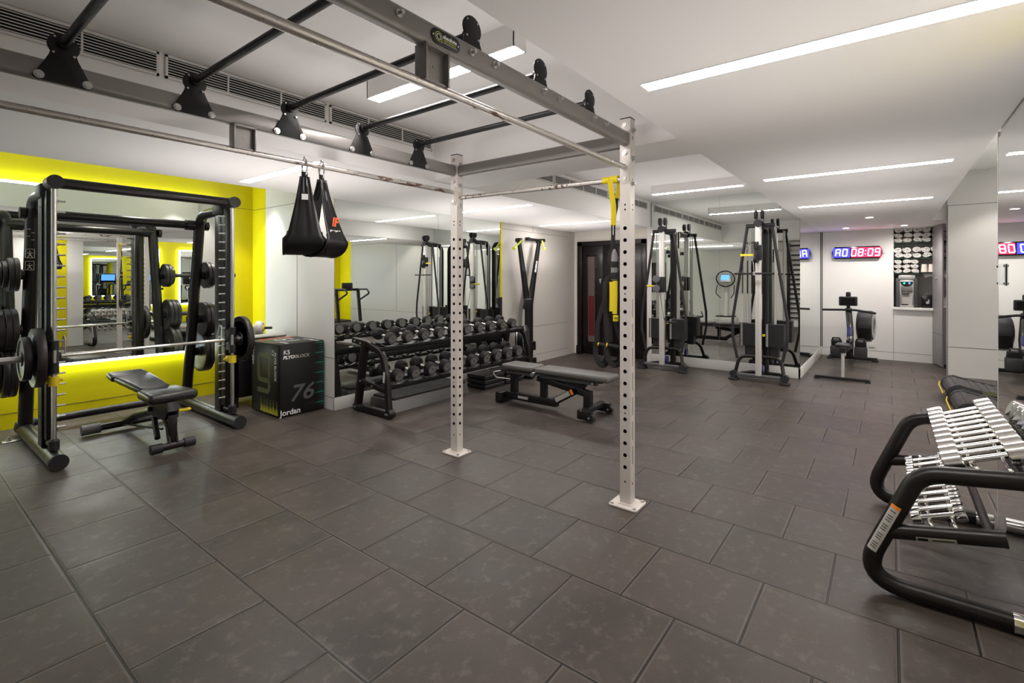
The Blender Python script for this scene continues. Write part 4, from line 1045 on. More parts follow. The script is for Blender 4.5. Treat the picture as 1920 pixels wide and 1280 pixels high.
# ================================================================== ski trainer on the grey wall
sk = thing('ski_trainer', 'black V-shaped ski trainer with lime handles on the grey wall', 'ski trainer', (6.40, 4.5, 0))
g = MB()
g.bar([(6.44, 4.60, .12), (6.44, 4.60, 1.15)], .15, .07, .01, up=(0, 1, 0)); col = g.done('column', M['black'], sk)
AL, AR = V((6.20, 4.62, 2.03)), V((6.76, 4.62, 2.05))
for A, B in ((V((6.40, 4.60, 1.02)), AL), (V((6.47, 4.60, 1.02)), AR)):
    g = MB().sweep([A, B], rrect(.085, .05, .008), up=(0, 1, 0), sc=[1.25, .8]); g.cyl(B + V((0, -.05, 0)), B + V((0, .05, 0)), .035, 16)
    a = g.done('arm', M['black'], sk)
    if A.x < 6.43: MB().tube([A + V((.02, -.04, .1)), B + V((.03, -.05, -.02))], .004, 6).done('cord', M['steel'], a)
text('lettering', 'SKIERG', .06, V((6.60, 4.568, 1.62)), V((.27, 0, 1)), V((-1, 0, .27)), M['printwhite'], col, bold=.001)
for B, d in ((AL, V((-.16, -.03, -.13))), (AR, V((.0, -.10, -.13)))):
    g = MB().tube([B + V((0, -.06, 0)), B + d], .013, 12); p = B + d; g.cyl(p, p + d.normalized() * .02, .028, 16, .032); g.done('handle', M['lime'], sk)
g = MB().tube([(6.62, 4.74, 2.08), (7.04, 4.74, 2.08)], .016, 12).cyl((6.60, 4.70, 2.08), (6.60, 4.77, 2.08), .03, 14).cyl((7.04, 4.70, 2.08), (7.04, 4.77, 2.08), .03, 14).b2((6.62, 4.73, 2.06), (7.02, 4.774, 2.10)); g.done('wall_bracket', M['black'], sk)
g = MB().box((6.26, 4.50, 1.03), (.14, .05, .17), .012, rot=(.3, 0, -.2)); mn = g.done('monitor', M['plastic'], sk)
MB().bar([(6.28, 4.53, 1.0), (6.42, 4.58, .96)], .03, .03).done('monitor_arm', M['black'], sk); MB().box((6.256, 4.473, 1.045), (.10, .003, .09), rot=(.3, 0, -.2)).done('screen', M['printolive'], mn)
g = MB().lathe([(.05, -.08), (.175, -.08), (.195, -.05), (.195, .05), (.175, .08), (.05, .08)], (6.13, 4.50, .500), (.45, -1, 0), 36); fl = g.done('flywheel_cage', M['black'], sk)
g = MB()
for d in (-.05, .05): g.tube([V((6.13, 4.50, .500)) + V((.45, -1, 0)).normalized() * d + V((.91, .41, 0)) * (.20 * math.cos(2 * PI * k / 40)) + V((0, 0, .20 * math.sin(2 * PI * k / 40))) for k in range(40)], .008, 8, closed=True)
g.done('cage_ring', M['steel'], fl)
MB().b2((5.98, 4.36, .0), (6.62, 4.72, .05), .015).b2((6.06, 4.45, .04), (6.22, 4.6, .33), .01).b2((6.35, 4.5, .04), (6.52, 4.66, .16), .01).b2((6.1, 4.5, .28), (6.5, 4.62, .42), .01).done('base', M['black'], sk)

# ================================================================== flat bench
fb = thing('flat_bench', 'grey-padded folding frame bench standing in the middle of the floor', 'weight bench', (4.55, 2.9, 0))
g = MB(); cushion(g, (4.555, 3.335, .425), .28, .43, .06, (0, 0, 0)); g.done('seat_pad', M['vinylgray'], fb)
g = MB(); cushion(g, (4.555, 2.645, .425), .28, .89, .06, (0, 0, 0)); g.done('back_pad', M['vinylgray'], fb)
g = MB().bar([(4.50, 3.50, .365), (4.50, 3.18, .365)], .05, .045, .006).bar([(4.50, 3.05, .365), (4.50, 2.36, .365)], .05, .045, .006).bar([(4.62, 3.50, .365), (4.62, 2.36, .365)], .05, .045, .006); g.done('pad_rail', M['plastic2'], fb)
g = MB().bar([(4.53, 3.60, .085), (4.53, 2.86, .085)], .08, .085, .01)
g.bar([(4.53, 3.44, .10), (4.53, 3.44, .35)], .075, .075, .01, up=(0, 1, 0)).bar([(4.53, 3.03, .10), (4.53, 3.03, .35)], .07, .07, .01, up=(0, 1, 0))
g.b2((4.40, 3.54, .0), (4.66, 3.63, .125), .02); bfr = g.done('base_frame', M['black'], fb)
g = MB().bar([(4.53, 2.90, .09), (4.53, 2.60, .265)], .075, .075, .01, up=(1, 0, 0)).bar([(4.53, 3.10, .33), (4.53, 2.60, .255), (4.53, 2.46, .235)], .07, .075, .01, up=(1, 0, 0)).b2((4.49, 2.44, .06), (4.57, 2.52, .27), .008)
g.prism([(-.16, .10), (.16, .10), (.06, .0), (-.06, .0)], (4.53, 2.62, .255), (0, 1, 0), (0, 0, 1), (.06, 0, 0)); sc_ = g.done('scissor_arm', M['black'], fb)
g = MB().box((4.489, 2.77, .172), (.003, .20, .05), rot=(-.53, 0, 0)); g.done('warning_label', M['sticker'], sc_); MB().box((4.488, 2.655, .236), (.003, .03, .055), rot=(-.53, 0, 0)).done('warning_stripe', M['orange'], sc_)
MB().b2((4.487, 3.22, .07), (4.489, 3.36, .10)).done('badge', M['sticker'], bfr)
g = MB().b2((4.33, 2.40, .07), (4.79, 2.47, .12), .008)
for x in (4.355, 4.765): g.b2((x - .03, 2.34, .02), (x + .03, 2.50, .115), .012)
wf_ = g.done('wheel_foot', M['black'], fb)
g = MB()
for x in (4.355, 4.765): g.cyl((x - .022, 2.36, .045), (x + .022, 2.36, .045), .045, 20)
g.done('wheel', M['plastic'], wf_)
g = MB()
for x in (4.325, 4.735): g.cyl((x, 2.36, .05), (x - .008, 2.36, .05), .012, 10); g.cyl((x, 2.45, .115), (x - .004, 2.45, .115), .010, 10)
g.cyl((4.44, 3.09, .385), (4.38, 3.09, .385), .022, 14); g.cyl((4.46, 2.39, .365), (4.45, 2.39, .365), .014, 10); g.cyl((4.49, 3.28, .34), (4.48, 3.28, .34), .012, 10)
g.tube(fillet([(4.50, 3.62, .35), (4.42, 3.68, .34), (4.44, 3.64, .28), (4.50, 3.48, .27)], .03), .007, 8); g.done('bolts_and_grip', M['steel'], fb)

# ================================================================== cable machines
def cable_machine(Y, X, label, zc, bar):
    t = thing('cable_machine', label, 'cable machine', (X, Y, 0), 0, 'cable machines at the mirror')
    def W_(x, y, z): return V((X + x, Y + y, z))
    g = MB().bar([W_(0, -.30, .085), W_(0, .30, .085)], .055, .04, .01)
    fr = g.done('front_foot', M['plastic2'], t)
    e = MB()
    for s in (-1, 1): e.cyl(W_(-.03, s * .32, .085), W_(.06, s * .32, .085), .050, 20); e.b2(W_(-.05, s * .32 - .06, 0), W_(.08, s * .32 + .06, .035), .012)
    e.done('foot_knob', M['plastic'], fr)
    g = MB()
    for s in (-1, 1): g.tube(fillet([W_(.02, s * .31, .06), W_(.30, s * .29, .05), W_(.50, s * .18, .05)], .1), .024, 12)
    g.tube([W_(.49, -.20, .05), W_(.49, .20, .05)], .024, 12).b2(W_(.16, -.26, .035), W_(.21, .26, .075), .012); g.done('base_runner', M['bronze'], t)
    MB().tube(fillet([W_(.03, .31, .08), W_(.06, .255, .34), W_(.12, -.255, .34), W_(.03, -.31, .08)], .13, 8), .024, 14).done('base_arch', M['bronze'], t)
    g = MB().b2(W_(-.028, -.036, .09), W_(.032, .036, 2.16), .006); p = g.done('pole', M['alu'], t)
    e = MB()
    for k in range(62): e.cyl(W_(-.0285, 0, .30 + .029 * k), W_(-.0292, 0, .30 + .029 * k), .0045, 8)
    e.done('pin_holes', M['plastic2'], p)
    g = MB().cyl(W_(-.05, 0, 2.19), W_(.07, 0, 2.19), .052, 20).tube([W_(.07, -.19, 2.165), W_(.07, .17, 2.165)], .030, 14).b2(W_(-.02, -.05, 2.15), W_(.44, .05, 2.20), .015); hd = g.done('head', M['plastic'], t)
    e = MB()
    for y in (-.045, .035):
        e.lathe([(.012, -.012), (.062, -.014), (.056, 0), (.062, .014), (.012, .012)], W_(.02, y, 2.31), (0, 1, 0), 24); e.b2(W_(-.005, y - .02, 2.19), W_(.045, y - .014, 2.34), .004)
    e.done('top_pulley', M['plastic'], hd)
    for s in (-1, 1):
        MB().tube(fillet([W_(.07, s * .155, 2.165), W_(.06, s * .345, .86), W_(.05, s * .345, .62), W_(.06, s * .285, .30)], [.3, .15], 6), .020, 12).done('side_tube', M['plastic'], t)
    MB().tube(fillet([W_(.12, 0, 2.17), W_(.50, 0, 2.17), W_(.50, 0, .06)], .16, 8), .045, 16).done('rear_column', M['black'], t)
    for s, nm in ((-1, 'right'), (1, 'left')):
        y = s * .165; g = MB(); n = 18
        for k in range(n): g.b2(W_(.17, y - .115, .475 + .0175 * k), W_(.36, y + .115, .475 + .0175 * k + .0155), .001)
        g.b2(W_(.2, y - .05, .33), W_(.33, y + .05, .475)); ws_ = g.done('weight_stack', M['plastic'], t)
        e = MB()
        for k in range(n): e.b2(W_(.1685, y + .075, .480 + .0175 * k), W_(.170, y + .100, .487 + .0175 * k))
        e.done('number_strip', M['printwhite'], ws_)
        e = MB()
        for dx in (.21, .32): e.cyl(W_(dx, y, .78), W_(dx, y, 2.15), .008, 10)
        e.cyl(W_(.265, y, .78), W_(.265, y, 1.9), .011, 10); e.done('guide_rods', M['silver'], ws_)
        if s < 0: MB().cyl(W_(.17, y + .128, .735 - .10 * bar), W_(.14, y + .128, .735 - .10 * bar), .018, 12).done('selector_pin', M['yplastic'], ws_)
    if bar:
        g = MB().b2(W_(-.055, -.045, zc - .11), W_(.05, .045, zc + .10), .012)
        for dz in (.09, -.09): g.lathe([(.01, -.016), (.058, -.016), (.050, 0), (.058, .016), (.01, .016)], W_(-.06, .012, zc + dz), (.2, 1, 0), 24)
    else:
        g = MB().b2(W_(-.045, -.045, zc - .13), W_(.045, .045, zc + .11), .012)
        g.b2(W_(-.05, .0, zc - .09), W_(-.03, .07, zc + .09), .01)
    ca = g.done('pulley_carriage', M['plastic'], t)
    if not bar:
        for dz in (.076, -.076): MB().lathe([(0, -.018), (.050, -.018), (.057, -.012), (.057, .012), (.050, .018), (0, .018)], W_(-.075, .062, zc + dz), (-1, -.15, 0), 26).done('carriage_pulley', M['pulley'], ca)
    MB().tube([W_(-.03, .06, zc - .035), W_(-.05, .21, zc - .035)], .014, 12).cyl(W_(-.05, .20, zc - .035), W_(-.051, .22, zc - .035), .018, 12).done('release_lever', M['yplastic'], ca)
    g = MB()
    for y in (-.02, .02): g.cyl(W_(.09, y, .25), W_(.09, y, 2.2), .003, 6)
    g.done('cable', M['steel'], t)
    MB().lathe([(.012, -.015), (.062, -.015), (.055, 0), (.062, .015), (.012, .015)], W_(.12, -.03, .16), (0, 1, 0), 24).done('base_pulley', M['blue'], t)
    if bar:
        g = MB().tube([W_(-.11, .285, 1.497), W_(-.11, -.215, 1.497)], .0135, 14); h = g.done('straight_bar', M['plastic'], t)
        MB().cyl(W_(-.11, .035, 1.475), W_(-.11, .035, 1.52), .018, 12).tube([W_(-.11, .035, 1.515), W_(-.085, .05, zc - .12)], .005, 8).done('bar_swivel', M['chrome'], h)
    else:
        g = MB().tube(fillet([W_(-.08, -.06, .83), W_(-.08, -.10, .76), W_(-.08, -.26, .76), W_(-.08, -.22, .86)], .02), .009, 8)
        g.tube([W_(-.08, -.24, .765), W_(-.08, -.12, .765)], .016, 12); g.tube([W_(-.08, -.06, .83), W_(-.06, .02, zc - .08)], .004, 6); g.done('stirrup_handle', M['plastic'], t)
    return t
cable_machine(2.80, 7.47, 'tall black cable machine with a pale pole, the one nearer the dark door', 1.345, False)
cable_machine(1.43, 7.44, 'tall black cable machine with a long straight bar, the one at the mirror corner', 1.79, True)

# ================================================================== rowing machine
rw = thing('rowing_machine', 'black rowing machine standing against the white wall below the clock', 'rowing machine', (9.3, .55, 0))
RY = .52
g = MB().bar([(8.29, RY + .33, .03), (8.29, RY - .31, .03)], .06, .035, .006); rfoot = g.done('front_foot', M['black'], rw)
g = MB()
for y in (RY + .31, RY - .29): g.b2((8.25, y - .03, 0), (8.33, y + .03, .02), .004)
g.done('rubber_foot', M['rubber'], rfoot)
MB().bar([(8.31, RY, .03), (8.36, RY, .40)], .05, .04, .006, up=(0, 1, 0)).done('front_leg', M['steel'], rw)
MB().bar([(8.30, RY, .42), (9.95, RY, .30)], .07, .075, .01).done('monorail', M['black'], rw)
g = MB().prism([(-.13, -.09), (.13, -.075), (.15, 0), (.13, .075), (-.13, .09), (-.15, 0)], (8.65, RY + .02, .455), (1, 0, 0), (0, 1, 0), (0, 0, .045), .012); g.b2((8.55, RY - .05, .38), (8.75, RY + .05, .44), .01); g.done('seat', M['vinyl'], rw)
for s in (-1, 1):
    ft_ = MB().box((9.62, RY + s * .16, .30), (.06, .15, .34), .02, rot=(0, -.6, 0)).b2((9.50, RY + s * .16 - .085, .16), (9.66, RY + s * .16 + .085, .34), .02).done('foot_stretcher', M['plastic'], rw)
    MB().tube(fillet([(9.52, RY + s * .16 - .05, .40), (9.50, RY + s * .16 - .05, .47), (9.50, RY + s * .16 + .05, .47), (9.52, RY + s * .16 + .05, .40)], .02), .012, 8).done('foot_strap', M['straplack'], ft_)
g = MB().bar(fillet([(9.95, RY, .25), (10.05, RY + .0, .55), (10.12, RY + .03, .92)], .1), .11, .09, .02, up=(0, 1, 0)).b2((9.85, RY - .05, .10), (10.15, RY + .05, .42), .02); nk = g.done('neck', M['blackgloss'], rw)
MB().box((9.955, RY + .01, .40), (.02, .075, .045), .01).done('badge', M['yplastic'], nk)
MB().box((9.99, RY + .01, .54), (.012, .07, .16), .004, rot=(0, .3, 0)).done('blue_panel', M['blue'], nk)
g = MB().box((10.02, RY + .03, 1.045), (.06, .26, .155), .015, rot=(0, -.1, 0)).b2((10.03, RY - .005, 1.11), (10.09, RY + .065, 1.20), .02).bar([(10.10, RY + .03, .90), (10.06, RY + .03, 1.02)], .05, .05, .01, up=(0, 1, 0)); mo = g.done('monitor', M['plastic'], rw)
MB().box((9.986, RY + .03, 1.045), (.003, .20, .11), rot=(0, -.1, 0)).done('screen', M['blackgloss'], mo)
MB().tube(fillet([(9.93, RY + .40, .895), (9.97, RY + .12, .90), (9.97, RY - .08, .90), (9.93, RY - .35, .86)], .1), .018, 12).done('pull_handle', M['rubber'], rw)
g = MB().lathe([(.10, -.12), (.235, -.12), (.25, -.09), (.25, .05), (.235, .09), (.12, .11)], (10.32, RY - .19, .63), (.12, 1, 0), 36); fw2 = g.done('flywheel_housing', M['plastic'], rw)
MB().lathe([(.13, -.125), (.22, -.122), (.222, -.128), (.13, -.131), (.13, -.125)], (10.32, RY - .19, .63), (.12, 1, 0), 36).done('housing_ring', M['steel'], fw2)
g = MB().prism([(-.25, 0), (.22, .0), (.27, -.12), (.12, -.26), (-.2, -.2)], (10.28, RY - .19, .60), (1, 0, 0), (0, 0, 1), (0, .2, 0), .03); g.done('flywheel_skirt', M['black'], rw)
g = MB().bar([(10.45, RY + .34, .04), (10.45, RY - .36, .04)], .07, .05, .01).bar([(10.0, RY, .22), (10.45, RY, .08)], .09, .08, .01)
for y in (RY + .32, RY - .33): g.b2((10.40, y - .05, 0), (10.50, y + .05, .03), .008)
g.done('rear_foot', M['black'], rw)

# ================================================================== curved treadmills
def treadmill(X0, X1, label, slot):
    t = thing('treadmill', label, 'treadmill', ((X0 + X1) / 2, -1.4, 0), 0, 'curved treadmills')
    Lp = []                                   # belt profile in (y, z)
    n = 40
    for k in range(n + 1):
        y = -.62 - 1.5 * k / n; u = (y + 1.37) / .75; Lp.append((y, .125 + .10 * u * u))
    R = .095
    pr1 = [(-.62 + R * math.sin(a) * 1.0, .225 - R * (1 - math.cos(a))) for a in [PI * k / 12 for k in range(13)]]
    path = [(y, z) for y, z in pr1[::-1]] + Lp[1:] + [(-2.12 - R * math.sin(PI * k / 12), .225 - R * (1 - math.cos(PI * k / 12))) for k in range(13)]
    xc = (X0 + X1) / 2; bw = X1 - X0 - .14
    g = MB(); g.sweep([(xc, y, z - .004) for y, z in path], rrect(bw, .012), up=(0, 0, 1), caps=True)
    # slats
    P2 = [V((xc, y, z)) for y, z in path]; acc = 0; out = []
    for i in range(1, len(P2)):
        d = (P2[i] - P2[i - 1]).length; acc += d
        if acc >= .058: out.append(i); acc = 0
    for i in out:
        tg = (P2[min(i + 1, len(P2) - 1)] - P2[i - 1]).normalized(); nn = V((1, 0, 0)).cross(tg)
        if nn.z < 0 and i > 14 and i < len(P2) - 14: nn = -nn
        ang = math.atan2(tg.z, tg.y)
        g.box(P2[i] + nn * .003, (bw, .048, .014), .005, rot=(ang, 0, 0))
    g.done('slat_belt', M['slat'], t)
    for s, x in ((-1, X0 + .035), (1, X1 - .035)):
        g = MB(); top = [(y, z + .018) for y, z in Lp]; poly = [(-.62 + R * 1.15 * math.sin(a), .128 + R * 1.15 * math.cos(a)) for a in [PI * k / 10 for k in range(11)]][::-1]
        poly = poly[::1] + [(y, z) for y, z in top] + [(-2.12 - R * 1.15 * math.sin(a), .128 + R * 1.15 * math.cos(a)) for a in [PI * k / 10 for k in range(11)]]
        g.prism(poly, (x, 0, 0), (0, 1, 0), (0, 0, 1), (.065, 0, 0), .006)
        for y in (-.75, -1.95): g.b2((x - .035, y - .05, 0), (x + .035, y + .05, .12), .008)
        sr = g.done('side_rail', M['plastic'], t)
        g = MB().bar([(x, -1.90, .25), (x, -2.02, 1.12)], .06, .08, .01, up=(1, 0, 0)); g.done('upright', M['bronze'], t)
        g = MB().tube(fillet([(x, -2.02, 1.12), (x, -1.62, 1.13), (x, -1.50, 1.03), (x, -1.98, .82)], .07), .024, 12); g.done('handrail', M['plastic'], t)
    g = MB().tube(fillet([(X0 + .03, -.50, .15), (X0 + .06, -.49, .115), (X1 - .06, -.49, .115), (X1 - .03, -.50, .15)], .04), .006, 8); g.done('lift_bar', M['yplastic'], t)
    MB().b2((X0, -2.06, 1.08), (X1, -1.99, 1.15), .015).b2((xc - .16, -2.05, 1.12), (xc + .16, -1.99, 1.30), .02).done('console', M['plastic'], t)
    MB().box((X0 - .001, -.95, .175), (.003, .28, .045)).done('side_badge', M['printolive'], t)
    return t
treadmill(7.42, 8.16, 'curved slat-belt treadmill in front of the grey pier, the farther of the two', 0)
treadmill(6.42, 7.16, 'curved slat-belt treadmill half hidden by the chrome dumbbells, the nearer of the two', 1)

# ================================================================== clock
ck = thing('wall_clock', 'red and blue LED wall clock reading A0 08:09', 'clock', (XE, .465, 1.89))
CY0, CY1, CZ, CH = .825, .105, 1.893, .108
poly = [(CY0 - .03, -CH), (CY0, -.07), (CY0 + .015, 0), (CY0, .07), (CY0 - .03, CH), (CY1 + .03, CH), (CY1, .07), (CY1 - .012, 0), (CY1, -.07), (CY1 + .03, -CH)]
xf_ = XE - .075
cb = MB().prism(poly, (XE - .0375, 0, CZ), (0, 1, 0), (0, 0, 1), (.075, 0, 0), .006).done('case', M['blackgloss'], ck)
g = MB().b2((xf_ - .002, .565, CZ - .085), (xf_, CY0 - .005, CZ + .085)); g.done('blue_face', M['led_blue'], ck)
g = MB().b2((xf_ - .002, CY1 + .005, CZ - .085), (xf_, .545, CZ + .085)); g.done('red_face', M['led_red'], ck)
SEG = {'A': 'abcefg', '0': 'abcdef', '8': 'abcdefg', '9': 'abcdfg'}
def digit(g, ch, yc, w=.062, h=.120, th=.016):
    def put(a0, z0, a1, z1):
        sl = .10
        P_ = lambda a, z: V((xf_ - .004, yc - a - z * sl, CZ + z))
        A, B = P_(a0, z0), P_(a1, z1)
        g.bar([A, B], .003, th, 0, up=(B - A).cross(V((1, 0, 0))))
    e = th * .30; hw, hh = w / 2, h / 2
    S_ = {'a': (-hw, hh, hw, hh), 'b': (hw, hh - e, hw, e), 'c': (hw, -e, hw, -hh + e), 'd': (-hw, -hh, hw, -hh), 'e': (-hw, -e, -hw, -hh + e), 'f': (-hw, hh - e, -hw, e), 'g': (-hw, 0, hw, 0)}
    for s in SEG[ch]: put(*S_[s])
g = MB(); digit(g, 'A', .745); digit(g, '0', .640); g.done('blue_digits', M['led_bluew'], ck)
g = MB()
for ch, y in (('0', .505), ('8', .405), ('0', .265), ('9', .165)): digit(g, ch, y)
for dz in (-.03, .03): g.box((xf_ - .004, .335 - dz * .1, CZ + dz), (.003, .014, .014))
g.done('red_digits', M['led_redw'], ck)
g = MB().tube([(XE - .03, CY1 - .01, CZ - .02), (XE - .04, CY1 - .05, CZ - .03)], .004, 6); g.done('button', M['black'], ck)

# ================================================================== towel niche
MB_ = MB
for z, y1, lab in ((2.045, NY1, 'upper'), (1.775, NY1, 'lower')):
    o = MB().b2((XE + .02, y1, z - .006), (XE + .41, NY0, z + .006)).done('glass_shelf', M['glassedge']); tag(o, '%s green glass shelf of the towel niche' % lab, 'shelf', 'glass shelves in the towel niche')
o = MB().b2((XE + .02, -.40, 1.505), (XE + .41, NY0, 1.515)).done('glass_shelf', M['glassedge']); tag(o, 'short glass shelf right above the water dispenser', 'shelf', 'glass shelves in the towel niche')
o = MB().b2((XE + .02, -.62, 1.515), (XE + .30, -.42, 1.535), .003).done('cup_tray', M['black']); tag(o, 'small black tray shelf holding the paper cups', 'shelf')
o = MB().b2((XE - .05, NY1, .885), (XE + .42, NY0 + .01, .925), .004).done('counter', M['white']); tag(o, 'white counter of the towel niche under the water dispenser', 'counter')
def roll_mesh(r):
    g = MB(); pts = []; turns = 2.6; n = 44
    for k in range(n + 1):
        a = 2 * PI * turns * k / n; rr = r * (.20 + .80 * k / n) - .006
        pts.append((0, rr * math.cos(a), rr * math.sin(a)))
    g.sweep(pts, rrect(r * .27, .30, .008, 2), up=(1, 0, 0))
    return g.mesh('rolled_towel', M['towel'], None, 60)
RM = {}
def towel(y, z, r, sz, lab, grp):
    if r not in RM: RM[r] = roll_mesh(r)
    o = bpy.data.objects.new('rolled_towel', RM[r]); COL.objects.link(o); o.location = (XE + .18 + random.uniform(-.012, .012), y, z); o.rotation_euler = (random.uniform(0, 6.28), 0, random.uniform(-.05, .05)) if sz == 1 else (random.choice((0, PI)) + random.uniform(-.25, .25), 0, 0); o.scale = (1, 1.06, sz * 1.06)
    tag(o, lab, 'towel', grp)
for k in range(6):
    y = -.128 - .126 * k
    for row, (z, r, sz) in enumerate(((2.092, .060, .68), (2.172, .060, .68), (2.268, .060, .93))):
        towel(y, z, r, sz, 'rolled white towel on the upper glass shelf, %s row, %s from the clock side' % (('bottom', 'middle', 'top')[row], ORD[k]), 'rolled towels on the upper glass shelf')
    for row, (z, r, sz) in enumerate(((1.825, .060, .74), (1.920, .060, .86))):
        towel(y + (.0 if row == 0 else .01), z, r, sz, 'rolled white towel on the lower glass shelf, %s row, %s from the clock side' % (('bottom', 'top')[row], ORD[k]), 'rolled towels on the lower glass shelf')
for k in range(3):
    y = -.125 - .112 * k
    for row, z in enumerate((1.556, 1.638, 1.718)):
        towel(y, z, .055, .72, 'rolled white towel above the water dispenser, %s row, %s from the clock side' % (('bottom', 'middle', 'top')[row], ORD[k]), 'rolled towels above the water dispenser')
for i, y in enumerate((-.475, -.570)):
    t = MB().lathe([(.0, .0), (.046, 0), (.046, .01), (.036, .135), (.0, .135)], (XE + .10, y, 1.536), (0, 0, 1), 24).done('paper_cup_stack', M['paper']); tag(t, 'upside-down stack of white paper cups, %s the towels' % ('next to' if i == 0 else 'away from'), 'cups', 'paper cup stacks')
t = thing('niche_fill_light', 'added fill light line hidden at the top front edge of the towel niche', 'fill light', (XE + .05, -.6, 2.325)); MB().b2((XE + .03, NY1 + .02, 2.318), (XE + .06, NY0 - .02, 2.333)).done('diffuser', M['strip'], t)  # unseen fill strip, added to brighten the towels
wd = thing('water_dispenser', 'silver and black water dispenser on the niche counter below the towels', 'water dispenser', (XE + .2, -.24, .925))
DX = XE + .03
MB().b2((DX + .02, -.395, .926), (DX + .32, -.085, 1.44), .03).done('body', M['plastic2'], wd)
g = MB().b2((DX - .01, -.335, .93), (DX + .05, -.315, 1.37), .006).b2((DX - .01, -.165, .93), (DX + .05, -.145, 1.37), .006).b2((DX - .01, -.335, 1.205), (DX + .05, -.145, 1.40), .015).b2((DX - .01, -.335, .93), (DX + .06, -.145, .965), .004); fp = g.done('front_panel', M['steel'], wd)
MB().b2((DX - .005, -.36, 1.40), (DX + .30, -.12, 1.49), .03).done('lid', M['silver'], wd)
g = MB().b2((DX + .018, -.315, .965), (DX + .022, -.165, 1.205)); g.done('alcove_back', M['sticker'], wd)
MB().b2((DX - .02, -.275, 1.15), (DX + .03, -.175, 1.195), .015).done('spout', M['plastic2'], wd)
MB().b2((DX - .012, -.26, .965), (DX + .05, -.17, .985), .004).done('drip_tray', M['black'], wd)
g = MB().prism([(.085 * math.cos(PI + PI * k / 14), .085 * math.sin(PI + PI * k / 14)) for k in range(15)], (DX - .011, -.24, 1.37), (0, 1, 0), (0, 0, 1), (.006, 0, 0)); bp_ = g.done('button_panel', M['blackgloss'], wd)
MB().cyl((DX - .014, -.205, 1.345), (DX - .016, -.205, 1.345), .016, 16).done('button', M['ledgreen'], bp_); MB().cyl((DX - .014, -.275, 1.345), (DX - .016, -.275, 1.345), .016, 16).done('button', M['ledbluebtn'], bp_)
gb = thing('glove_box', 'small black carton with a pale print beside the water dispenser', 'carton', (XE + .1, -.50, .925))
o = MB().b2((XE + .03, -.575, .926), (XE + .20, -.435, 1.145), .004).done('carton', M['blackgloss'], gb)
MB().prism([(-.02, -.03), (.015, -.035), (.025, .0), (.0, .01), (-.012, .045), (-.025, .035)], (XE + .0295, -.515, 1.03), (0, 1, 0), (0, 0, 1), (.001, 0, 0)).done('print', M['sticker'], o)
# the cupboard door standing open in front of the niche
cd = thing('cupboard_door', 'grey cupboard door standing ajar in front of the towel niche', 'cupboard door', (XE - .005, -.585, 0))
a_ = math.atan2(-.09, -.50); L_ = .51
g = MB().box((XE - .01 + math.cos(a_) * L_ / 2, -.585 + math.sin(a_) * L_ / 2, 1.155), (L_, .022, 2.27), .002, rot=(0, 0, a_)); pn = g.done('panel', M['doorgray'], cd)
MB().box((XE - .01 + math.cos(a_) * L_ / 2, -.585 + math.sin(a_) * L_ / 2, .53), (L_ + .001, .0235, .005), rot=(0, 0, a_)).done('panel_joint', M['seam'], pn)
MB().cyl(V((XE - .01 + math.cos(a_) * .25, -.585 + math.sin(a_) * .25 + .01, 1.43)), V((XE - .01 + math.cos(a_) * .25, -.585 + math.sin(a_) * .25 + .035, 1.43)), .014, 14).done('knob', M['steel'], pn)
so = MB().b2((XE - .012, .20, .20), (XE, .29, .28), .003).done('wall_socket', M['white']); tag(so, 'white wall socket low on the white wall behind the rowing machine', 'socket')
# acrylic notice on the right-hand mirror
an = thing('acrylic_notice', 'small clear acrylic notice with black fixings at the edge of the right mirror', 'notice', (3.86, YR + .006, 1.46))
MB().b2((3.72, YR + .003, 1.40), (3.955, YR + .006, 1.52)).done('sheet', M['acrylic'], an)
g = MB()
for x in (3.73, 3.94):
    for z in (1.412, 1.508): g.cyl((x, YR + .0005, z), (x, YR + .010, z), .006, 12)
g.done('standoff', M['black'], an)

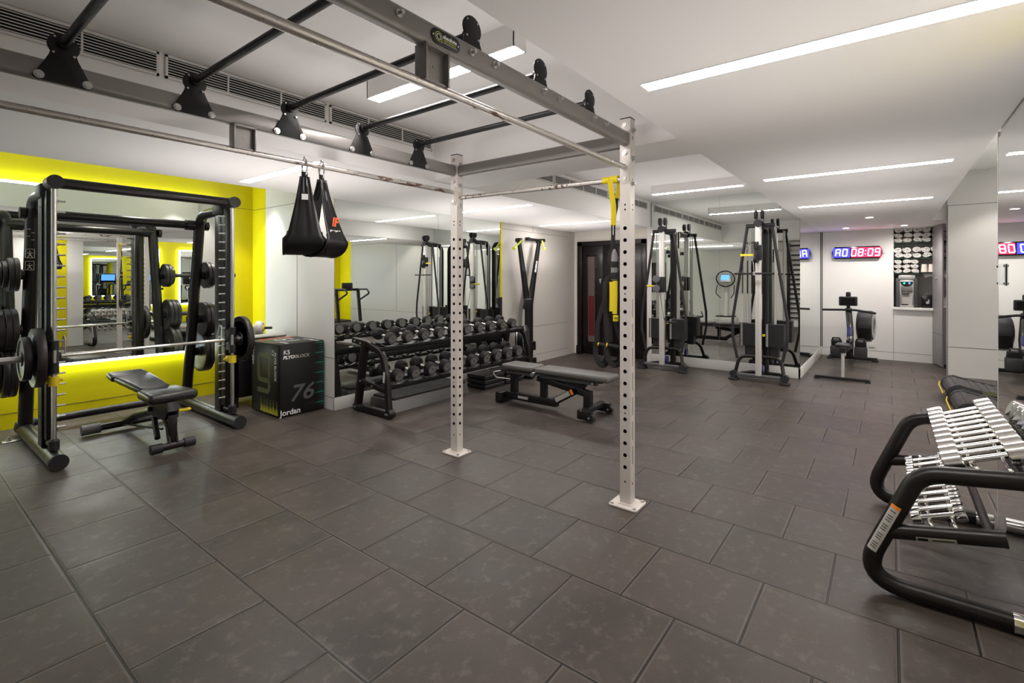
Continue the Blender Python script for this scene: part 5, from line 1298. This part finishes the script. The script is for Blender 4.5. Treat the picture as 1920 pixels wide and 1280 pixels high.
# ================================================================== chrome dumbbell rack
cr = thing('chrome_dumbbell_rack', 'black curved-tube rack holding two tiers of chrome dumbbells at the right mirror', 'dumbbell rack', (3.4, -.2, 0))
FX0, FX1 = 2.835, 3.93
def arc_patch(g, A, B, r, d, half, n=8):
    A, B, d = V(A), V(B), V(d); t = (B - A).normalized(); d = (d - t * d.dot(t)).normalized(); w = t.cross(d); vs = []
    for P_ in (A, B):
        for k in range(n + 1):
            a = -half + 2 * half * k / n; vs.append(P_ + (d * math.cos(a) + w * math.sin(a)) * r)
    g.add(vs, [[k, k + 1, n + 2 + k, n + 1 + k] for k in range(n)])
for X in (FX0, FX1):
    pts = fillet([(X, -.44, .040), (X, .115, .040), (X, -.105, .575), (X, -.455, .625)], [.125, .14], 10)
    f = MB().tube(pts, .0375, 20).done('side_frame', M['bronze'], cr)
    MB().cyl((X, -.40, .04), (X, -.475, .04), .0395, 20).done('foot_sleeve', M['chrome'], f)
    MB().tube([(X, .02, .285), (X, -.375, .37)], .034, 18).cyl((X, -.37, .369), (X, -.382, .3715), .0352, 20).done('shelf_arm', M['bronze'], f)
    if X == FX0:
        A, B = V((X, .0535, .19)), V((X, -.0385, .415)); d = V((-1, .42, .1))
        g = MB(); arc_patch(g, A, A + (B - A) * .93, .0381, d, .55); g.done('warning_label', M['sticker'], f)
        g = MB(); arc_patch(g, A + (B - A) * .93, B, .0381, d, .55); g.done('warning_stripe', M['orange'], f)
        g = MB()
        for k in range(17):
            if k % 4 == 3: continue
            P_ = A + (B - A) * (.06 + .05 * k); arc_patch(g, P_, P_ + (B - A) * .022, .0383, d, .30)
        g.done('label_print', M['plastic2'], f)
        a, b = V((X, .02, .285)), V((X, -.375, .37)); A, B = a + (b - a) * .28, a + (b - a) * .62
        g = MB(); arc_patch(g, A, B, .0345, (-1, 0, -.6), .38); g.done('maker_label', M['sticker'], f)
        g = MB(); arc_patch(g, A + (B - A) * .04, A + (B - A) * .3, .0347, (-1, 0, -.6), .25); arc_patch(g, A + (B - A) * .4, A + (B - A) * .95, .0347, (-1, 0, -.6), .1); g.done('label_print', M['hole'], f)
TC = -math.atan2(.105, .26)
for nm, (y0, z0), dys in (('upper', (-.330, .650), (-.06, .05)), ('lower', (-.175, .365), (-.045, .04))):
    for dy in dys:
        c = V((0, y0, z0)) + Matrix.Rotation(TC, 3, 'X') @ V((0, dy, -.028))
        zt_ = {'upper': .62 + (-.455 - c.y) * -.0, 'lower': .33}[nm]
        zend = (.575 + (-.105 - c.y) / .35 * .05 + .035) if nm == 'upper' else (.285 + (.02 - c.y) / .395 * .085 + .032)
        g = MB().bar(fillet([(FX0 + .01, c.y, zend - .004), (FX0 + .03, c.y, zend), (FX0 + .06, c.y, c.z), (FX1 - .06, c.y, c.z), (FX1 - .03, c.y, zend), (FX1 - .01, c.y, zend - .004)], .03), .016, .010, .003)
        g.ball((FX0 + .0, c.y, zend + .002), .010, n=10)
        g.done('%s_rail' % nm, M['chrome'], cr)
MB().tube([(FX0, -.44, .617), (FX1, -.44, .617)], .02, 12).tube([(FX0, -.34, .355), (FX1, -.34, .355)], .018, 12).done('cross_tube', M['bronze'], cr)
def chrome_db(r, hl, hg, grp, lab):
    t = thing('chrome_dumbbell', lab, 'dumbbell', (0, 0, 0), 0, grp)
    for s in (-1, 1):
        MB().lathe([(0, s * (hg + hl)), (r * .90, s * (hg + hl)), (r, s * (hg + hl - .004)), (r, s * (hg + .004)), (r * .93, s * hg), (0.01, s * hg)], (0, 0, 0), (0, 1, 0), 32).done('head', M['chrome'], t)
    MB().tube([(0, -hg, 0), (0, hg, 0)], .0135, 14).done('handle', M['chrome'], t)
    return t
protos = {}
for nm, n, x0, dx, (y0, z0), r, hl, hg in (('upper', 10, 2.945, .1045, (-.330, .650), .048, .072, .075), ('lower', 10, 2.94, .098, (-.175, .365), .030, .038, .062)):
    for k in range(n):
        lab = 'chrome dumbbell on the %s tier of the right rack, %s from the camera end' % (nm, ORD[k])
        if k == 0: pr_ = chrome_db(r, hl, hg, 'chrome dumbbells on the %s tier' % nm, lab); o = pr_
        else: o = dup(pr_, (0, 0, 0), None, lab)
        sc_k = 1.0 if nm == 'upper' else 1.0 + .03 * k / 10
        o.location = (x0 + dx * k, y0, z0 + (.012 if nm == 'upper' else .0)); o.rotation_euler = (TC, 0, 0)

# ================================================================== seen only in the mirrors, behind the camera
vp = thing('vibration_plate', 'silver vibration plate machine with a blue screen seen in the cable machine mirror', 'vibration plate', (.15, 4.05, 0))
MB().b2((-.34, 3.72, 0), (.06, 4.38, .22), .06).done('base', M['alu'], vp); MB().b2((-.30, 3.78, .22), (.03, 4.32, .25), .01).done('deck', M['darkbrown'], vp)
MB().bar(fillet([(-.13, 4.05, .2), (-.02 - .22, 4.05, 1.0), (.10 - .22, 4.05, 1.35)], .3), .16, .12, .04, up=(0, 1, 0)).done('column', M['alu'], vp)
c_ = MB().box((.12 - .22, 4.05, 1.42), (.10, .36, .30), .05, rot=(0, -.4, 0)).done('console', M['alu'], vp); MB().box((.178 - .22, 4.05, 1.445), (.004, .24, .16), rot=(0, -.4, 0)).done('screen', M['screen'], c_)
MB().tube([V((.14 + .02 * math.sin(a) - .22, 4.05 + .27 * math.cos(a), 1.40 + .24 * math.sin(a))) for a in [2 * PI * k / 36 for k in range(36)]], .018, 10, closed=True).done('hand_loop', M['rubber'], vp)
MB().tube(fillet([(.12 - .22, 4.30, 1.2), (.22 - .22, 4.32, .95), (.12 - .22, 4.20, .8)], .1), .014, 10).tube(fillet([(.12 - .22, 3.80, 1.2), (.22 - .22, 3.78, .95), (.12 - .22, 3.9, .8)], .1), .014, 10).done('strap', M['rubber'], vp)
wbd = MB().b2((-.345, 2.98, .95), (-.30, 3.62, 1.95), .01).done('wall_board', M['darkbrown']); tag(wbd, 'dark brown board on the wall behind the camera, seen in the cable machine mirror', 'board')
wl = thing('wall_bars', 'black wall bars behind the camera seen in the cable machine mirror', 'wall bars', (-.32, 1.75, 0))
for y in (1.15, 2.35): MB().b2((-.345, y - .04, 0), (-.25, y + .04, 2.45), .006).done('upright', M['black'], wl)
for k in range(16): MB().b2((-.30, 1.15, .25 + .14 * k), (-.262, 2.35, .29 + .14 * k), .01).done('rung', M['black'], wl)
# treadmills with screens in the far room
for i, x in enumerate((4.95, 6.6, 8.2)):
    t = thing('running_machine', 'dark running machine with a blue screen in the far room, %s from its entrance' % ORD[i], 'running machine', (x, -4.0, 0), 0, 'running machines in the far room')
    MB().b2((x - .4, -4.9, .0), (x + .4, -3.0, .20), .03).done('deck', M['rubber'], t)
    g = MB()
    for s in (-1, 1): g.bar(fillet([(x + s * .38, -4.6, .15), (x + s * .38, -4.7, 1.15), (x + s * .36, -4.1, 1.10)], .1), .06, .06, .01, up=(1, 0, 0))
    g.done('handrail', M['black'], t)
    c = MB().box((x, -4.68, 1.42), (.62, .08, .42), .03, rot=(-.2, 0, 0)).done('console', M['blackgloss'], t); MB().box((x, -4.635, 1.44), (.50, .004, .28), rot=(-.2, 0, 0)).done('screen', M['screen'], c)

# ================================================================== world and view
w = bpy.data.worlds.new('world'); SC.world = w; w.use_nodes = True
w.node_tree.nodes['Background'].inputs['Color'].default_value = (0.02, 0.02, 0.02, 1)
w.node_tree.nodes['Background'].inputs['Strength'].default_value = 0.2
SC.view_settings.view_transform = 'Standard'
SC.view_settings.look = 'None'
SC.view_settings.gamma = 1.0
SC.view_settings.use_curve_mapping = False
SC.view_settings.exposure = 1.25
cy = SC.cycles
cy.max_bounces = 14; cy.diffuse_bounces = 6; cy.glossy_bounces = 8; cy.transmission_bounces = 4
cy.sample_clamp_indirect = 6.0
cy.caustics_reflective = True
